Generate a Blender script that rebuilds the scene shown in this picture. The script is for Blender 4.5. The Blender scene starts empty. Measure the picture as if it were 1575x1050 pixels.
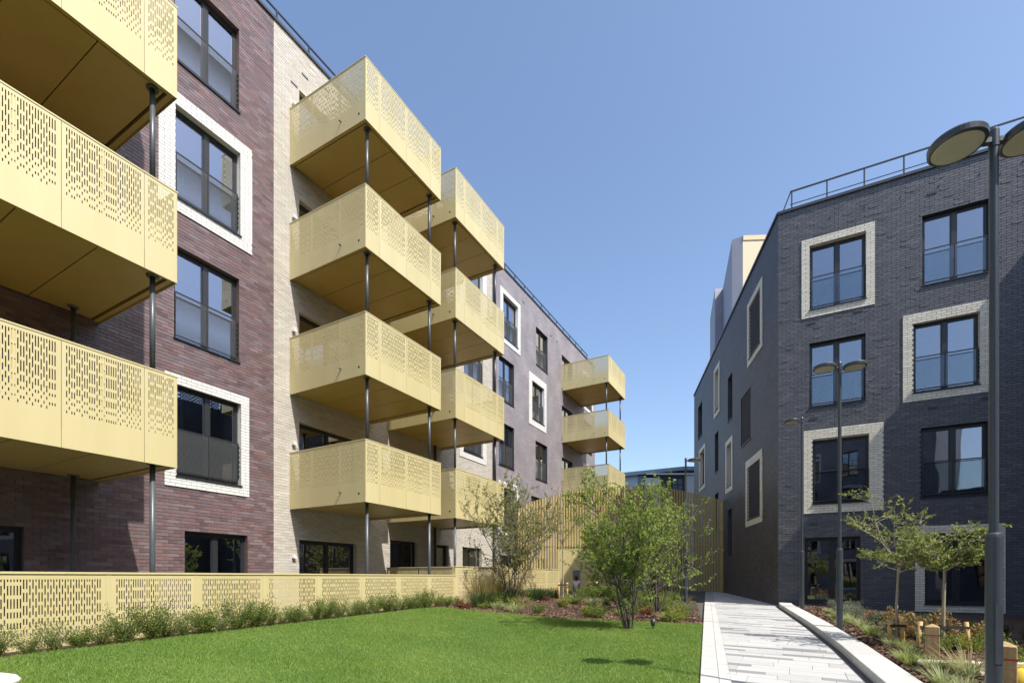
import bpy, math, random
import numpy as np
from mathutils import Vector, Matrix
R = math.radians
rnd = random.Random(7)

# ------------------------------------------------------------------ camera, sky, sun, exposure
scene = bpy.context.scene
COL = scene.collection
cam_d = bpy.data.cameras.new('camera'); cam = bpy.data.objects.new('camera', cam_d); COL.objects.link(cam)
cam.location = (0, 0, 0); cam.rotation_euler = (R(90), 0, 0)
cam_d.sensor_width = 36.0; cam_d.lens = 761.0/1575*36; cam_d.shift_y = 362.0/1575
cam_d.clip_start = 0.05; cam_d.clip_end = 3000
scene.camera = cam
SUN_H = Vector((0.712, -0.702)).normalized(); SUN_EL = R(52.6)
world = bpy.data.worlds.new('World'); scene.world = world; world.use_nodes = True
nt = world.node_tree
sky = nt.nodes.new('ShaderNodeTexSky'); sky.sky_type = 'NISHITA'; sky.sun_disc = False
sky.sun_elevation = SUN_EL; sky.sun_rotation = math.atan2(SUN_H.x, SUN_H.y)
sky.altitude = 0; sky.air_density = 1.0; sky.dust_density = 1.9; sky.ozone_density = 2.3
bg = nt.nodes['Background']; bg.inputs[1].default_value = 0.15
nt.links.new(sky.outputs[0], bg.inputs[0])
sun_d = bpy.data.lights.new('sun', 'SUN'); sun_d.energy = 4.15; sun_d.angle = R(0.53); sun_d.color = (1.0, 0.955, 0.88)
sun = bpy.data.objects.new('sun', sun_d); COL.objects.link(sun)
sdir = Vector((SUN_H.x*math.cos(SUN_EL), SUN_H.y*math.cos(SUN_EL), math.sin(SUN_EL)))
sun.rotation_euler = sdir.to_track_quat('Z', 'Y').to_euler(); sun.location = sdir*60
vs = scene.view_settings
vs.view_transform = 'Standard'; vs.look = 'None'; vs.exposure = 0.76; vs.gamma = 1.0; vs.use_curve_mapping = False
scene.render.engine = 'CYCLES'
scene.cycles.max_bounces = 8; scene.cycles.transparent_max_bounces = 16

# ------------------------------------------------------------------ materials
M = {}
def mat(name, col, rough=0.6, metal=0.0, spec=0.5, var=0.0, vscale=3.0, col2=None, bump=0.0, bscale=40.0, rnd_kind=None, rnd_cols=None, streak=None, detail=4):
    m = bpy.data.materials.new(name); m.use_nodes = True
    t = m.node_tree; n = t.nodes; l = t.links; p = n['Principled BSDF']
    p.inputs['Roughness'].default_value = rough; p.inputs['Metallic'].default_value = metal
    p.inputs['Specular IOR Level'].default_value = spec
    p.inputs['Base Color'].default_value = (*col, 1)
    tc = n.new('ShaderNodeTexCoord'); src = None
    if rnd_kind:
        if rnd_kind == 'island':
            g = n.new('ShaderNodeNewGeometry'); out = g.outputs['Random Per Island']
        else:
            g = n.new('ShaderNodeObjectInfo'); out = g.outputs['Random']
        cr = n.new('ShaderNodeValToRGB'); cr.color_ramp.interpolation = 'LINEAR'
        cols = rnd_cols; els = cr.color_ramp.elements
        while len(els) < len(cols): els.new(0.5)
        for i, c in enumerate(cols):
            els[i].position = i/(len(cols)-1); els[i].color = (*c, 1)
        l.new(out, cr.inputs[0]); src = cr.outputs[0]
    if var > 0:
        tx = n.new('ShaderNodeTexNoise'); tx.inputs['Scale'].default_value = vscale; tx.inputs['Detail'].default_value = detail
        if streak:
            mp = n.new('ShaderNodeMapping'); mp.inputs['Scale'].default_value = streak
            l.new(tc.outputs['Object'], mp.inputs[0]); l.new(mp.outputs[0], tx.inputs['Vector'])
        else: l.new(tc.outputs['Object'], tx.inputs['Vector'])
        mx = n.new('ShaderNodeMix'); mx.data_type = 'RGBA'
        mr = n.new('ShaderNodeMapRange'); mr.inputs[1].default_value = 0.35; mr.inputs[2].default_value = 0.65
        mr.inputs[4].default_value = var
        l.new(tx.outputs['Fac'], mr.inputs[0]); l.new(mr.outputs[0], mx.inputs[0])
        if src: l.new(src, mx.inputs[6])
        else: mx.inputs[6].default_value = (*col, 1)
        mx.inputs[7].default_value = (*(col2 or tuple(c*0.55 for c in col)), 1)
        src = mx.outputs[2]
    if src: l.new(src, p.inputs['Base Color'])
    if bump > 0:
        bn = n.new('ShaderNodeTexNoise'); bn.inputs['Scale'].default_value = bscale; bn.inputs['Detail'].default_value = 6
        l.new(tc.outputs['Object'], bn.inputs['Vector'])
        b = n.new('ShaderNodeBump'); b.inputs['Strength'].default_value = bump; b.inputs['Distance'].default_value = 0.01
        l.new(bn.outputs['Fac'], b.inputs['Height']); l.new(b.outputs[0], p.inputs['Normal'])
    M[name] = m; return m

BROWN = [(0.084,0.056,0.061),(0.164,0.096,0.092),(0.122,0.075,0.076),(0.206,0.146,0.146),(0.101,0.066,0.072),(0.146,0.117,0.129),(0.178,0.103,0.098),(0.111,0.071,0.073),(0.192,0.150,0.159)]
SLATE = [(0.067,0.070,0.080),(0.099,0.101,0.112),(0.079,0.082,0.093),(0.123,0.124,0.134),(0.087,0.089,0.100),(0.075,0.076,0.086)]
CREAM = [(0.420,0.386,0.331),(0.479,0.441,0.383),(0.386,0.353,0.297),(0.512,0.479,0.426),(0.445,0.407,0.348)]
WHITE = [(0.624,0.616,0.584),(0.664,0.656,0.632),(0.592,0.584,0.552),(0.680,0.672,0.648)]
PALE = [(0.624,0.585,0.486),(0.707,0.665,0.558),(0.582,0.540,0.441),(0.686,0.640,0.531)]
mat('brick_brown', (.18,.11,.1), .42, var=.16, vscale=1.2, col2=(.15,.12,.13), bump=.25, bscale=60, rnd_kind='island', rnd_cols=BROWN)
mat('brick_brown_single', (.18,.11,.1), .42, var=.3, vscale=9, col2=(.2,.15,.145), bump=.25, bscale=60, rnd_kind='object', rnd_cols=BROWN)
mat('brick_slate', (.08,.085,.1), .42, var=.3, vscale=1.0, col2=(.06,.064,.078), bump=.25, bscale=60, rnd_kind='island', rnd_cols=SLATE)
mat('brick_cream', (.62,.57,.48), .6, var=.25, vscale=1.5, col2=(.42,.39,.34), bump=.2, bscale=60, rnd_kind='island', rnd_cols=CREAM)
mat('brick_white', (.8,.79,.75), .35, bump=.1, bscale=60, rnd_kind='island', rnd_cols=WHITE)
mat('brick_white_single', (.8,.79,.75), .35, bump=.1, bscale=60, rnd_kind='object', rnd_cols=WHITE)
mat('brick_pale', (.6,.58,.53), .4, bump=.1, bscale=60, rnd_kind='island', rnd_cols=PALE)
mat('brick_pale_single', (.6,.58,.53), .4, bump=.1, bscale=60, rnd_kind='object', rnd_cols=PALE)
mat('mortar_brown', (.22,.175,.17), .9, var=.4, vscale=6)
mat('mortar_slate', (.042,.044,.052), .9, var=.4, vscale=6)
mat('mortar_cream', (.40,.37,.32), .9, var=.3, vscale=6)
mat('mortar_white', (.24,.23,.21), .9)
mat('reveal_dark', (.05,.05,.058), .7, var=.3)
mat('reveal_brown', (.13,.085,.08), .6, var=.4, vscale=12)
mat('frame_dark', (.022,.024,.027), .35, var=.2, vscale=8)
mat('post_grey', (.075,.085,.092), .38, var=.3, vscale=5, bump=.03, bscale=120)
mat('lamp_grey', (.05,.06,.07), .3, var=.25, vscale=6, bump=.03, bscale=90)
mat('wire_grey', (.16,.165,.17), .4, metal=.3)
mat('rail_dark', (.03,.033,.037), .4, var=.2)
mat('gold', (.57,.49,.25), .42, metal=.1, spec=.8, var=.4, vscale=1.1, col2=(.50,.42,.195), streak=(3,3,.35), rnd_kind='object', rnd_cols=[(.535,.455,.225),(.575,.495,.262),(.555,.475,.243),(.59,.51,.275)], bump=.02, bscale=2.5)  # sheen differences between sheets put into random tones; the streaks are drips
mat('gold_soffit', (.43,.315,.095), .45, metal=.2, var=.12, vscale=1.3)  # underside gold: shade put into the colour, darkened against bounce from the facade
mat('gold_slat', (.58,.48,.22), .42, metal=.3, var=.2, vscale=4)
mat('void_black', (.012,.012,.012), .9)
mat('deck', (.2,.18,.15), .8, var=.3)
mat('room', (.42,.40,.37), .8, var=.1)
mat('coping', (.045,.05,.06), .4, var=.2)
mat('roofing', (.16,.16,.17), .9, var=.3)
mat('diffuser', (.50,.47,.36), .35, var=.25, vscale=8, col2=(.42,.38,.27))
mat('pipe_dark', (.03,.032,.035), .4)
mat('fitting_white', (.7,.7,.69), .4)
mat('curtain', (.55,.53,.49), .9, var=.2)
mat('vent', (.05,.05,.055), .8, var=.3, vscale=30)
mat('lawn_soil', (.07,.14,.024), .95, var=.8, vscale=1.3, col2=(.09,.17,.03), bump=.6, bscale=80)
mat('mulch', (.075,.04,.026), .95, var=.8, vscale=14, col2=(.03,.018,.012), bump=1.0, bscale=55)
mat('bark_chip', (.12,.06,.035), .9, rnd_kind='island', rnd_cols=[(.05,.025,.015),(.13,.065,.04),(.19,.11,.07),(.08,.042,.027),(.24,.16,.11)])
mat('ground_soil', (.085,.08,.07), .95, var=.5, vscale=1.5, bump=.5, bscale=20)
mat('asphalt', (.055,.055,.057), .9, var=.4, vscale=2, bump=.4, bscale=90)
mat('patio', (.17,.16,.15), .85, var=.3, vscale=5)
mat('slab_joint', (.34,.33,.31), .95, var=.4, vscale=20)
mat('granite_light', (.60,.595,.57), .75, var=.35, vscale=26, col2=(.42,.41,.38), bump=.15, bscale=150, rnd_kind='object', rnd_cols=[(.34,.34,.33),(.44,.435,.42),(.39,.385,.37),(.47,.465,.45)])
mat('granite_dark', (.26,.265,.265), .75, var=.4, vscale=30, col2=(.20,.20,.2), bump=.15, bscale=150, rnd_kind='object', rnd_cols=[(.19,.195,.20),(.25,.255,.255)])
mat('kerb_granite', (.58,.575,.55), .75, var=.45, vscale=22, col2=(.36,.35,.315), bump=.2, bscale=140, rnd_kind='object', rnd_cols=[(.45,.445,.42),(.53,.525,.495)])
mat('drain_dark', (.10,.095,.085), .9, var=.5, vscale=10)
mat('timber', (.42,.29,.14), .7, var=.6, vscale=5, col2=(.28,.18,.08), streak=(8,8,.7), bump=.3, bscale=30)
mat('timber_stake', (.55,.36,.14), .65, var=.5, vscale=5, col2=(.38,.23,.08), streak=(9,9,.8), bump=.2, bscale=30)
mat('timber_pale', (.62,.57,.45), .75, var=.5, vscale=5, streak=(1,9,9))
mat('red_band', (.45,.03,.02), .5)
mat('rubber', (.018,.018,.02), .7)
mat('yellow_plastic', (.75,.50,.05), .4, var=.2)
mat('bark_grey', (.12,.105,.085), .9, var=.6, vscale=22, col2=(.055,.047,.038), streak=(3,3,.8), bump=.5, bscale=60)
mat('bark_pale', (.36,.31,.23), .85, var=.6, vscale=25, col2=(.2,.16,.11), streak=(3,3,.7), bump=.4, bscale=60)
mat('white_stone', (.75,.74,.72), .55, var=.15, vscale=6, bump=.1)
mat('clad_mauve', (.33,.33,.39), .6, var=.15, vscale=.5)
mat('clad_tan', (.55,.46,.30), .6, var=.12, vscale=.7, col2=(.56,.47,.31))
mat('clad_tan_dark', (.52,.42,.24), .6)
mat('far_white', (.62,.62,.60), .7, var=.3, vscale=1.2, col2=(.48,.48,.46))
mat('far_blue', (.42,.50,.56), .6, var=.15, vscale=.7)
mat('far_teal', (.12,.22,.26), .5)
mat('far_fascia', (.26,.34,.40), .5, var=.2)
mat('far_dark', (.05,.05,.055), .7, var=.3)
mat('far_brick', (.28,.10,.06), .8, var=.4, vscale=4)
mat('car_paint', (.55,.56,.58), .25, metal=.4)
mat('tyre', (.02,.02,.02), .8)
mat('skin', (.5,.33,.25), .5)
mat('cloth_white', (.72,.74,.78), .8)
mat('denim', (.06,.10,.19), .85, var=.3, vscale=12)
mat('hair', (.02,.015,.012), .6)

def glass(name, tint, base):
    m = bpy.data.materials.new(name); m.use_nodes = True
    t = m.node_tree; n = t.nodes; l = t.links; n.remove(n['Principled BSDF']); out = n['Material Output']
    gl = n.new('ShaderNodeBsdfGlossy'); gl.inputs['Roughness'].default_value = .012; gl.inputs['Color'].default_value = (.86,.90,1.0,1)
    tr = n.new('ShaderNodeBsdfTransparent'); tr.inputs['Color'].default_value = (*tint, 1)
    lw = n.new('ShaderNodeLayerWeight'); lw.inputs['Blend'].default_value = .35
    mr = n.new('ShaderNodeMapRange'); mr.inputs[3].default_value = base; mr.inputs[4].default_value = .95 if base > .1 else .5
    l.new(lw.outputs['Facing'], mr.inputs[0])
    tc = n.new('ShaderNodeTexCoord'); nz = n.new('ShaderNodeTexNoise'); nz.inputs['Scale'].default_value = 1.3; nz.inputs['Detail'].default_value = 1
    l.new(tc.outputs['Object'], nz.inputs['Vector'])
    b = n.new('ShaderNodeBump'); b.inputs['Strength'].default_value = .05 if base > .1 else 0; b.inputs['Distance'].default_value = .05
    l.new(nz.outputs['Fac'], b.inputs['Height']); l.new(b.outputs[0], gl.inputs['Normal'])
    mx = n.new('ShaderNodeMixShader'); l.new(mr.outputs[0], mx.inputs[0]); l.new(tr.outputs[0], mx.inputs[1]); l.new(gl.outputs[0], mx.inputs[2])
    l.new(mx.outputs[0], out.inputs[0]); M[name] = m
glass('window_glass', (.40,.43,.42), .26)
glass('guard_glass', (.84,.87,.87), .02)

def leafmat(name, cols, trans=.45, patch=None):
    m = bpy.data.materials.new(name); m.use_nodes = True
    t = m.node_tree; n = t.nodes; l = t.links; n.remove(n['Principled BSDF']); out = n['Material Output']
    g = n.new('ShaderNodeNewGeometry'); cr = n.new('ShaderNodeValToRGB'); els = cr.color_ramp.elements
    while len(els) < len(cols): els.new(.5)
    for i, c in enumerate(cols): els[i].position = i/(len(cols)-1); els[i].color = (*c, 1)
    l.new(g.outputs['Random Per Island'], cr.inputs[0])
    csrc = cr.outputs[0]
    if patch:
        tc = n.new('ShaderNodeTexCoord'); nz = n.new('ShaderNodeTexNoise'); nz.inputs['Scale'].default_value = .55; nz.inputs['Detail'].default_value = 7; nz.inputs['Roughness'].default_value = .65
        l.new(tc.outputs['Object'], nz.inputs['Vector']); mr = n.new('ShaderNodeMapRange'); mr.inputs[1].default_value = .40; mr.inputs[2].default_value = .62; mr.inputs[4].default_value = .85
        l.new(nz.outputs['Fac'], mr.inputs[0]); mc = n.new('ShaderNodeMix'); mc.data_type = 'RGBA'; l.new(mr.outputs[0], mc.inputs[0]); l.new(csrc, mc.inputs[6]); mc.inputs[7].default_value = (*patch, 1); csrc = mc.outputs[2]
    d = n.new('ShaderNodeBsdfPrincipled'); d.inputs['Roughness'].default_value = .5; d.inputs['Specular IOR Level'].default_value = .35
    tl = n.new('ShaderNodeBsdfTranslucent'); mx = n.new('ShaderNodeMixShader'); mx.inputs[0].default_value = trans
    hs = n.new('ShaderNodeHueSaturation'); hs.inputs['Value'].default_value = 1.5; hs.inputs['Hue'].default_value = .485
    l.new(csrc, d.inputs['Base Color']); l.new(csrc, hs.inputs['Color']); l.new(hs.outputs[0], tl.inputs['Color'])
    l.new(d.outputs[0], mx.inputs[1]); l.new(tl.outputs[0], mx.inputs[2]); l.new(mx.outputs[0], out.inputs[0]); M[name] = m
leafmat('leaf_tree', [(0.123,0.193,0.032),(0.228,0.315,0.052),(0.175,0.254,0.045),(0.298,0.367,0.079)])
leafmat('leaf_olive', [(0.136,0.168,0.048),(0.224,0.240,0.072),(0.176,0.192,0.064),(0.288,0.272,0.096)])
leafmat('leaf_hedge', [(.07,.12,.022),(.13,.19,.038),(.20,.235,.06),(.095,.14,.028)])
leafmat('leaf_young', [(0.102,0.153,0.031),(0.187,0.238,0.051),(0.255,0.289,0.085),(0.145,0.187,0.041)])
leafmat('leaf_lime', [(0.154,0.209,0.033),(0.242,0.275,0.055),(0.187,0.231,0.039),(0.308,0.286,0.088)])
leafmat('leaf_tan', [(0.240,0.160,0.050),(0.330,0.240,0.090),(0.200,0.130,0.045),(0.360,0.290,0.140)])
leafmat('leaf_red', [(0.160,0.050,0.025),(0.220,0.090,0.040),(0.120,0.060,0.025),(0.200,0.130,0.050)])
leafmat('leaf_grey', [(0.140,0.170,0.120),(0.200,0.230,0.170),(0.120,0.150,0.090)])
leafmat('leaf_dark', [(0.025,0.050,0.015),(0.045,0.080,0.022),(0.060,0.095,0.030)])
leafmat('blade_lawn', [(.085,.175,.022),(.14,.26,.036),(.105,.21,.028),(.19,.28,.058),(.22,.26,.085)], .35, patch=(.215,.295,.06))
leafmat('blade_green', [(0.104,0.169,0.033),(0.182,0.247,0.052),(0.143,0.195,0.039),(0.286,0.299,0.117)])
leafmat('blade_straw', [(0.360,0.280,0.130),(0.280,0.220,0.090),(0.160,0.170,0.050),(0.420,0.340,0.180)])
leafmat('blade_var', [(0.220,0.264,0.099),(0.363,0.385,0.198),(0.132,0.187,0.055),(0.286,0.319,0.143)])

# ------------------------------------------------------------------ mesh helpers
class MB:
    def __init__(s): s.v = []; s.f = []; s.mi = []; s.cur = 0
    def add(s, vs, fs):
        b = len(s.v); s.v += [tuple(q) for q in vs]
        for f in fs: s.f.append(tuple(b+i for i in f)); s.mi.append(s.cur)
        return s
    def box(s, x0, x1, y0, y1, z0, z1):
        return s.add([(x0,y0,z0),(x1,y0,z0),(x1,y1,z0),(x0,y1,z0),(x0,y0,z1),(x1,y0,z1),(x1,y1,z1),(x0,y1,z1)],
              [(0,3,2,1),(4,5,6,7),(0,1,5,4),(1,2,6,5),(2,3,7,6),(3,0,4,7)])
    def quad(s, a, b, c, d): return s.add([a,b,c,d], [(0,1,2,3)])
    def tube(s, pts, rad, n=8, cap=True):
        pts = [Vector(p) for p in pts]; k = len(pts)
        if not hasattr(rad, '__len__'): rad = [rad]*k
        base = len(s.v); ref = None
        for i, p in enumerate(pts):
            d = (pts[min(i+1,k-1)]-pts[max(i-1,0)]).normalized()
            if ref is None: ref = Vector((1,0,0)) if abs(d.x) < .8 else Vector((0,1,0))
            a = (ref - d*ref.dot(d)).normalized(); ref = a; b = d.cross(a)
            for j in range(n):
                t = 2*math.pi*j/n; q = p + (a*math.cos(t)+b*math.sin(t))*rad[i]; s.v.append(tuple(q))
        for i in range(k-1):
            for j in range(n):
                s.f.append((base+i*n+j, base+i*n+(j+1)%n, base+(i+1)*n+(j+1)%n, base+(i+1)*n+j)); s.mi.append(s.cur)
        if cap:
            s.f.append(tuple(base+j for j in range(n))[::-1]); s.mi.append(s.cur)
            s.f.append(tuple(base+(k-1)*n+j for j in range(n))); s.mi.append(s.cur)
        return s
    def lathe(s, prof, n=24, c=(0,0,0)):
        base = len(s.v); k = len(prof)
        for (r, z) in prof:
            for j in range(n):
                t = 2*math.pi*j/n; s.v.append((c[0]+r*math.cos(t), c[1]+r*math.sin(t), c[2]+z))
        for i in range(k-1):
            for j in range(n):
                s.f.append((base+i*n+j, base+i*n+(j+1)%n, base+(i+1)*n+(j+1)%n, base+(i+1)*n+j)); s.mi.append(s.cur)
        s.f.append(tuple(base+j for j in range(n))[::-1]); s.mi.append(s.cur)
        s.f.append(tuple(base+(k-1)*n+j for j in range(n))); s.mi.append(s.cur)
        return s
    def mesh(s, name, mats, smooth=False):
        me = bpy.data.meshes.new(name); me.from_pydata(s.v, [], s.f)
        for m in (mats if isinstance(mats, (list, tuple)) else [mats]): me.materials.append(M[m])
        if isinstance(mats, (list, tuple)): me.polygons.foreach_set('material_index', s.mi)
        if smooth: me.polygons.foreach_set('use_smooth', [True]*len(s.f))
        me.update(); return me
def np_mesh(name, V, F, m, smooth=False):
    me = bpy.data.meshes.new(name); V = np.asarray(V, dtype=np.float32); F = np.asarray(F, dtype=np.int32)
    nv, nf, k = len(V), len(F), F.shape[1]
    me.vertices.add(nv); me.vertices.foreach_set('co', V.ravel())
    me.loops.add(nf*k); me.loops.foreach_set('vertex_index', F.ravel())
    me.polygons.add(nf); me.polygons.foreach_set('loop_start', np.arange(0, nf*k, k, dtype=np.int32))
    if smooth: me.polygons.foreach_set('use_smooth', np.ones(nf, dtype=bool))
    me.materials.append(M[m]); me.update(calc_edges=True)
    if not smooth: me.shade_flat()
    return me
def obj(name, me, parent=None, loc=None, mtx=None, rz=None):
    o = bpy.data.objects.new(name, me); COL.objects.link(o)
    if parent: o.parent = parent
    if mtx is not None: o.matrix_local = mtx
    if loc is not None: o.location = loc
    if rz is not None: o.rotation_euler = (0, 0, rz)
    return o
def tag(o, label=None, cat=None, group=None, kind=None):
    if label: o['label'] = label
    if cat: o['category'] = cat
    if group: o['group'] = group
    if kind: o['kind'] = kind
    return o
def thing(name, label, cat, loc=(0,0,0), rz=0, group=None):
    return tag(obj(name, None, None, loc, rz=rz), label, cat, group)
def bevel(o, w=.01, seg=2):
    b = o.modifiers.new('bevel', 'BEVEL'); b.width = w; b.segments = seg; b.limit_method = 'ANGLE'; return o

# ------------------------------------------------------------------ plan geometry
dA = np.array([math.sin(R(29.1)), math.cos(R(29.1))]); nA = np.array([dA[1], -dA[0]]); VA = -11.96
ROT_L = math.atan2(dA[1], dA[0]); OL = nA*VA
def LW(u, v): return dA*u + nA*v                      # (u, v) of the left building -> world plan
C0 = np.array([8.88, 16.5]); d2 = np.array([.882, -.471]); d2 /= np.linalg.norm(d2); n2 = np.array([d2[1], -d2[0]])
d1 = np.array([.1943, .981]); d1 /= np.linalg.norm(d1); n1 = np.array([-d1[1], d1[0]])
ROT_R2 = math.atan2(d2[1], d2[0]); ROT_R1 = math.atan2(-d1[1], -d1[0])
def sm(a, b, x):
    t = min(1, max(0, (x-a)/(b-a))); return t*t*(3-2*t)
PL0 = np.array([2.15, 5.65]); PL1 = np.array([6.62, 17.0])         # left edge of the path
def pathx(Y): return PL0[0] + (Y-PL0[1])*(PL1[0]-PL0[0])/(PL1[1]-PL0[1])
KERB = [(2.62, 2.5), (4.13, 5.65), (5.15, 7.8), (6.40, 10.64), (7.55, 13.43), (8.58, 15.94)]
def kerbx(Y):
    for (a, b) in zip(KERB[:-1], KERB[1:]):
        if Y <= b[1]: return a[0] + (Y-a[1])*(b[0]-a[0])/(b[1]-a[1])
    return C0[0] + (Y-C0[1])*d1[0]/d1[1]
def zp(Y):
    if Y < 25.5: return -1.346 + .024*Y
    return -1.346 + .024*25.5 - 0.87*sm(25.5, 30, Y)
def zg(X, Y):
    z = zp(Y); v = X*nA[0] + Y*nA[1]; u = X*dA[0] + Y*dA[1]
    z += .19*sm(-4.5, -8.6, v)*(1-.6*sm(10, 13, u))*(1-sm(20, 23, Y))
    k = kerbx(min(Y, 16)) + .42
    if Y < 17 and X > k: z += .07*sm(0, .3, X-k) - .16*sm(.8, 4.0, X-k)
    return z
def strip(bnd, name, m, off=0.0, sub=1, zf=zg):
    V = []; F = []; n = None
    for row in bnd:
        n = len(row); V += [(x, y, zf(x, y)+off) for (x, y) in row]
    for i in range(len(bnd)-1):
        for j in range(n-1): F.append((i*n+j, i*n+j+1, (i+1)*n+j+1, (i+1)*n+j))
    return np_mesh(name, V, F, m, True)
def patch(p00, p10, p01, p11, nu, nv):
    out = []
    for i in range(nv+1):
        t = i/nv; a = np.array(p00)*(1-t)+np.array(p01)*t; b = np.array(p10)*(1-t)+np.array(p11)*t
        out.append([tuple(a*(1-j/nu)+b*(j/nu)) for j in range(nu+1)])
    return out

# ------------------------------------------------------------------ ground
def ring_z(x, y): return -1.75
g = MB(); E = 900
rows = [[(x, y) for x in (-E, -60, -30, 30, 60, E)] for y in (-E, -40, -10, 70, 120, E)]
tag(obj('ground', strip(rows, 'ground', 'ground_soil', 0, zf=ring_z)), 'brown earth and paving around the buildings', None, kind='structure')
court = patch((-14, 0), (14, 0), (-14, 31), (16, 31), 60, 62)
tag(obj('courtyard_base', strip(court, 'courtyard_base', 'ground_soil', -.05)), kind='structure')
tag(obj('street', strip(patch((-40, 29.5), (60, 29.5), (-40, 44), (60, 44), 2, 2), 'street', 'asphalt', 0, zf=lambda x, y: -1.585)), kind='structure')
# patio behind the left fences
tag(obj('patio', strip(patch(LW(-1, VA), LW(-1, -9.05), LW(22, VA), LW(22, -9.05), 3, 24), 'patio', 'patio', .02)), kind='structure')
# lawn
LAWN = ((LW(1.0, -8.45)), (pathx(2.5)-.02, 2.5), LW(10.9, -8.45), (pathx(11.2)-.02, 11.2))
tag(obj('lawn', strip(patch(*LAWN, 40, 40), 'lawn', 'lawn_soil', .012)), kind='structure')
# beds of bark mulch
tag(obj('planting_bed', strip(patch(LW(0.5, -9.05), LW(0.5, -8.40), LW(12.8, -9.05), LW(12.8, -8.40), 2, 30), 'bed_fence', 'mulch', .004)), kind='structure')
BEDM = (LW(10.88, -9.0), (pathx(11.18)-.02, 11.18), LW(20.5, -9.0), (7.6, 20.6))
tag(obj('planting_bed', strip(patch(*BEDM, 30, 24), 'bed_middle', 'mulch', .004)), kind='structure')
bedr = []
for i in range(40):
    Y = 2.6 + i*.345; k = kerbx(Y)+.36
    w = C0 + d2*max(0, (Y-C0[1])/d2[1]) if Y < C0[1] else C0
    far = max(k+.3, min(w[0]+.3, k+9))
    bedr.append([(k+(far-k)*j/12, Y) for j in range(13)])
tag(obj('planting_bed', strip(bedr, 'bed_right', 'mulch', .004)), kind='structure')

# path: clipped slabs
def clip(poly, p, nrm):
    out = []
    for i in range(len(poly)):
        a, b = poly[i], poly[(i+1) % len(poly)]
        da = (a[0]-p[0])*nrm[0]+(a[1]-p[1])*nrm[1]; db = (b[0]-p[0])*nrm[0]+(b[1]-p[1])*nrm[1]
        if da >= 0: out.append(a)
        if da*db < 0:
            t = da/(da-db); out.append((a[0]+(b[0]-a[0])*t, a[1]+(b[1]-a[1])*t))
    return out
pd = (PL1-PL0)/np.linalg.norm(PL1-PL0); pn = np.array([pd[1], -pd[0]])
halves = [(PL0+pn*.335, pn)]
pts = [np.array(p) for p in KERB]
for a, b in zip(pts[:-1], pts[1:]):
    d = (b-a)/np.linalg.norm(b-a); halves.append((a-np.array([d[1], -d[0]])*.09, (-d[1], d[0])))
halves.append((C0+n1*.02, tuple(n1)))
halves.append((np.array([0, 24.6]), (0, -1))); halves.append((np.array([0, 2.6]), (0, 1)))
path_rows = [[(pathx(Y), Y), (max(pathx(Y)+.1, kerbx(Y)), Y)] for Y in np.linspace(2.5, 25.5, 60)]
path = tag(obj('path', strip(path_rows, 'path', 'slab_joint', 0.0, zf=lambda x, y: zp(y))), kind='structure')
p_ = 1.0; ri = 0
while p_ < 28:
    wd = (.30, .15, .15, .30, .15, .22)[rnd.randrange(6)]
    q = -9 + rnd.random()*.6
    while q < 6:
        dark = wd < .2 and rnd.random() < .42
        ln = .6 if dark else rnd.choice((.45, .6, .6))
        g_ = .004
        g_ = .004; rect = [tuple(LW(p_+g_, q+g_)), tuple(LW(p_+g_, q+ln-g_)), tuple(LW(p_+wd-g_, q+ln-g_)), tuple(LW(p_+wd-g_, q+g_))]
        for hp, hn in halves:
            rect = clip(rect, hp, hn)
            if len(rect) < 3: break
        if len(rect) >= 3:
            ar = abs(sum(rect[i][0]*rect[(i+1)%len(rect)][1]-rect[(i+1)%len(rect)][0]*rect[i][1] for i in range(len(rect))))/2
            if ar > .004:
                cx_ = sum(r[0] for r in rect)/len(rect); cy_ = sum(r[1] for r in rect)/len(rect); h = .005+rnd.random()*.002
                n = len(rect); top = [(x-cx_, y-cy_, zp(y)-zp(cy_)+h) for x, y in rect]; bot = [(x-cx_, y-cy_, zp(y)-zp(cy_)-.01) for x, y in rect]
                mb = MB(); a2 = sum(top[i][0]*top[(i+1)%n][1]-top[(i+1)%n][0]*top[i][1] for i in range(n))
                fs = [tuple(range(n))] + [(i, i+n, (i+1)%n+n, (i+1)%n) for i in range(n)]
                if a2 < 0: fs = [f[::-1] for f in fs]
                mb.add(top+bot, fs)
                obj('paving_slab', mb.mesh('paving_slab', 'granite_dark' if dark else 'granite_light'), path, (cx_, cy_, zp(cy_)))
        q += ln
    p_ += wd
# flush edging on the lawn side: two rows of stones
def seg_prism(a, b, nrm, w0, w1, z0f, h):
    a0 = a+nrm*w0; a1 = a+nrm*w1; b0 = b+nrm*w0; b1 = b+nrm*w1; c = (a+b)/2; zc = zp(c[1])
    mb = MB(); q = [a0, a1, b1, b0]
    mb.add([(p[0]-c[0], p[1]-c[1], zp(p[1])-zc-.05) for p in q]+[(p[0]-c[0], p[1]-c[1], zp(p[1])-zc+h) for p in q],
           [(4,5,6,7),(0,1,5,4),(1,2,6,5),(2,3,7,6),(3,0,4,7)])
    return mb, (c[0], c[1], zc)
for w0, w1, ln, h in ((0, .20, .95, .02), (.206, .33, .6, .016)):
    t = -3.0
    while t < 12.6:
        mb, c = seg_prism(PL0+pd*(t+.004), PL0+pd*(t+ln-.004), pn, w0, w1, 0, h)
        obj('edging_stone', mb.mesh('edging_stone', 'kerb_granite'), path, c); t += ln
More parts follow.
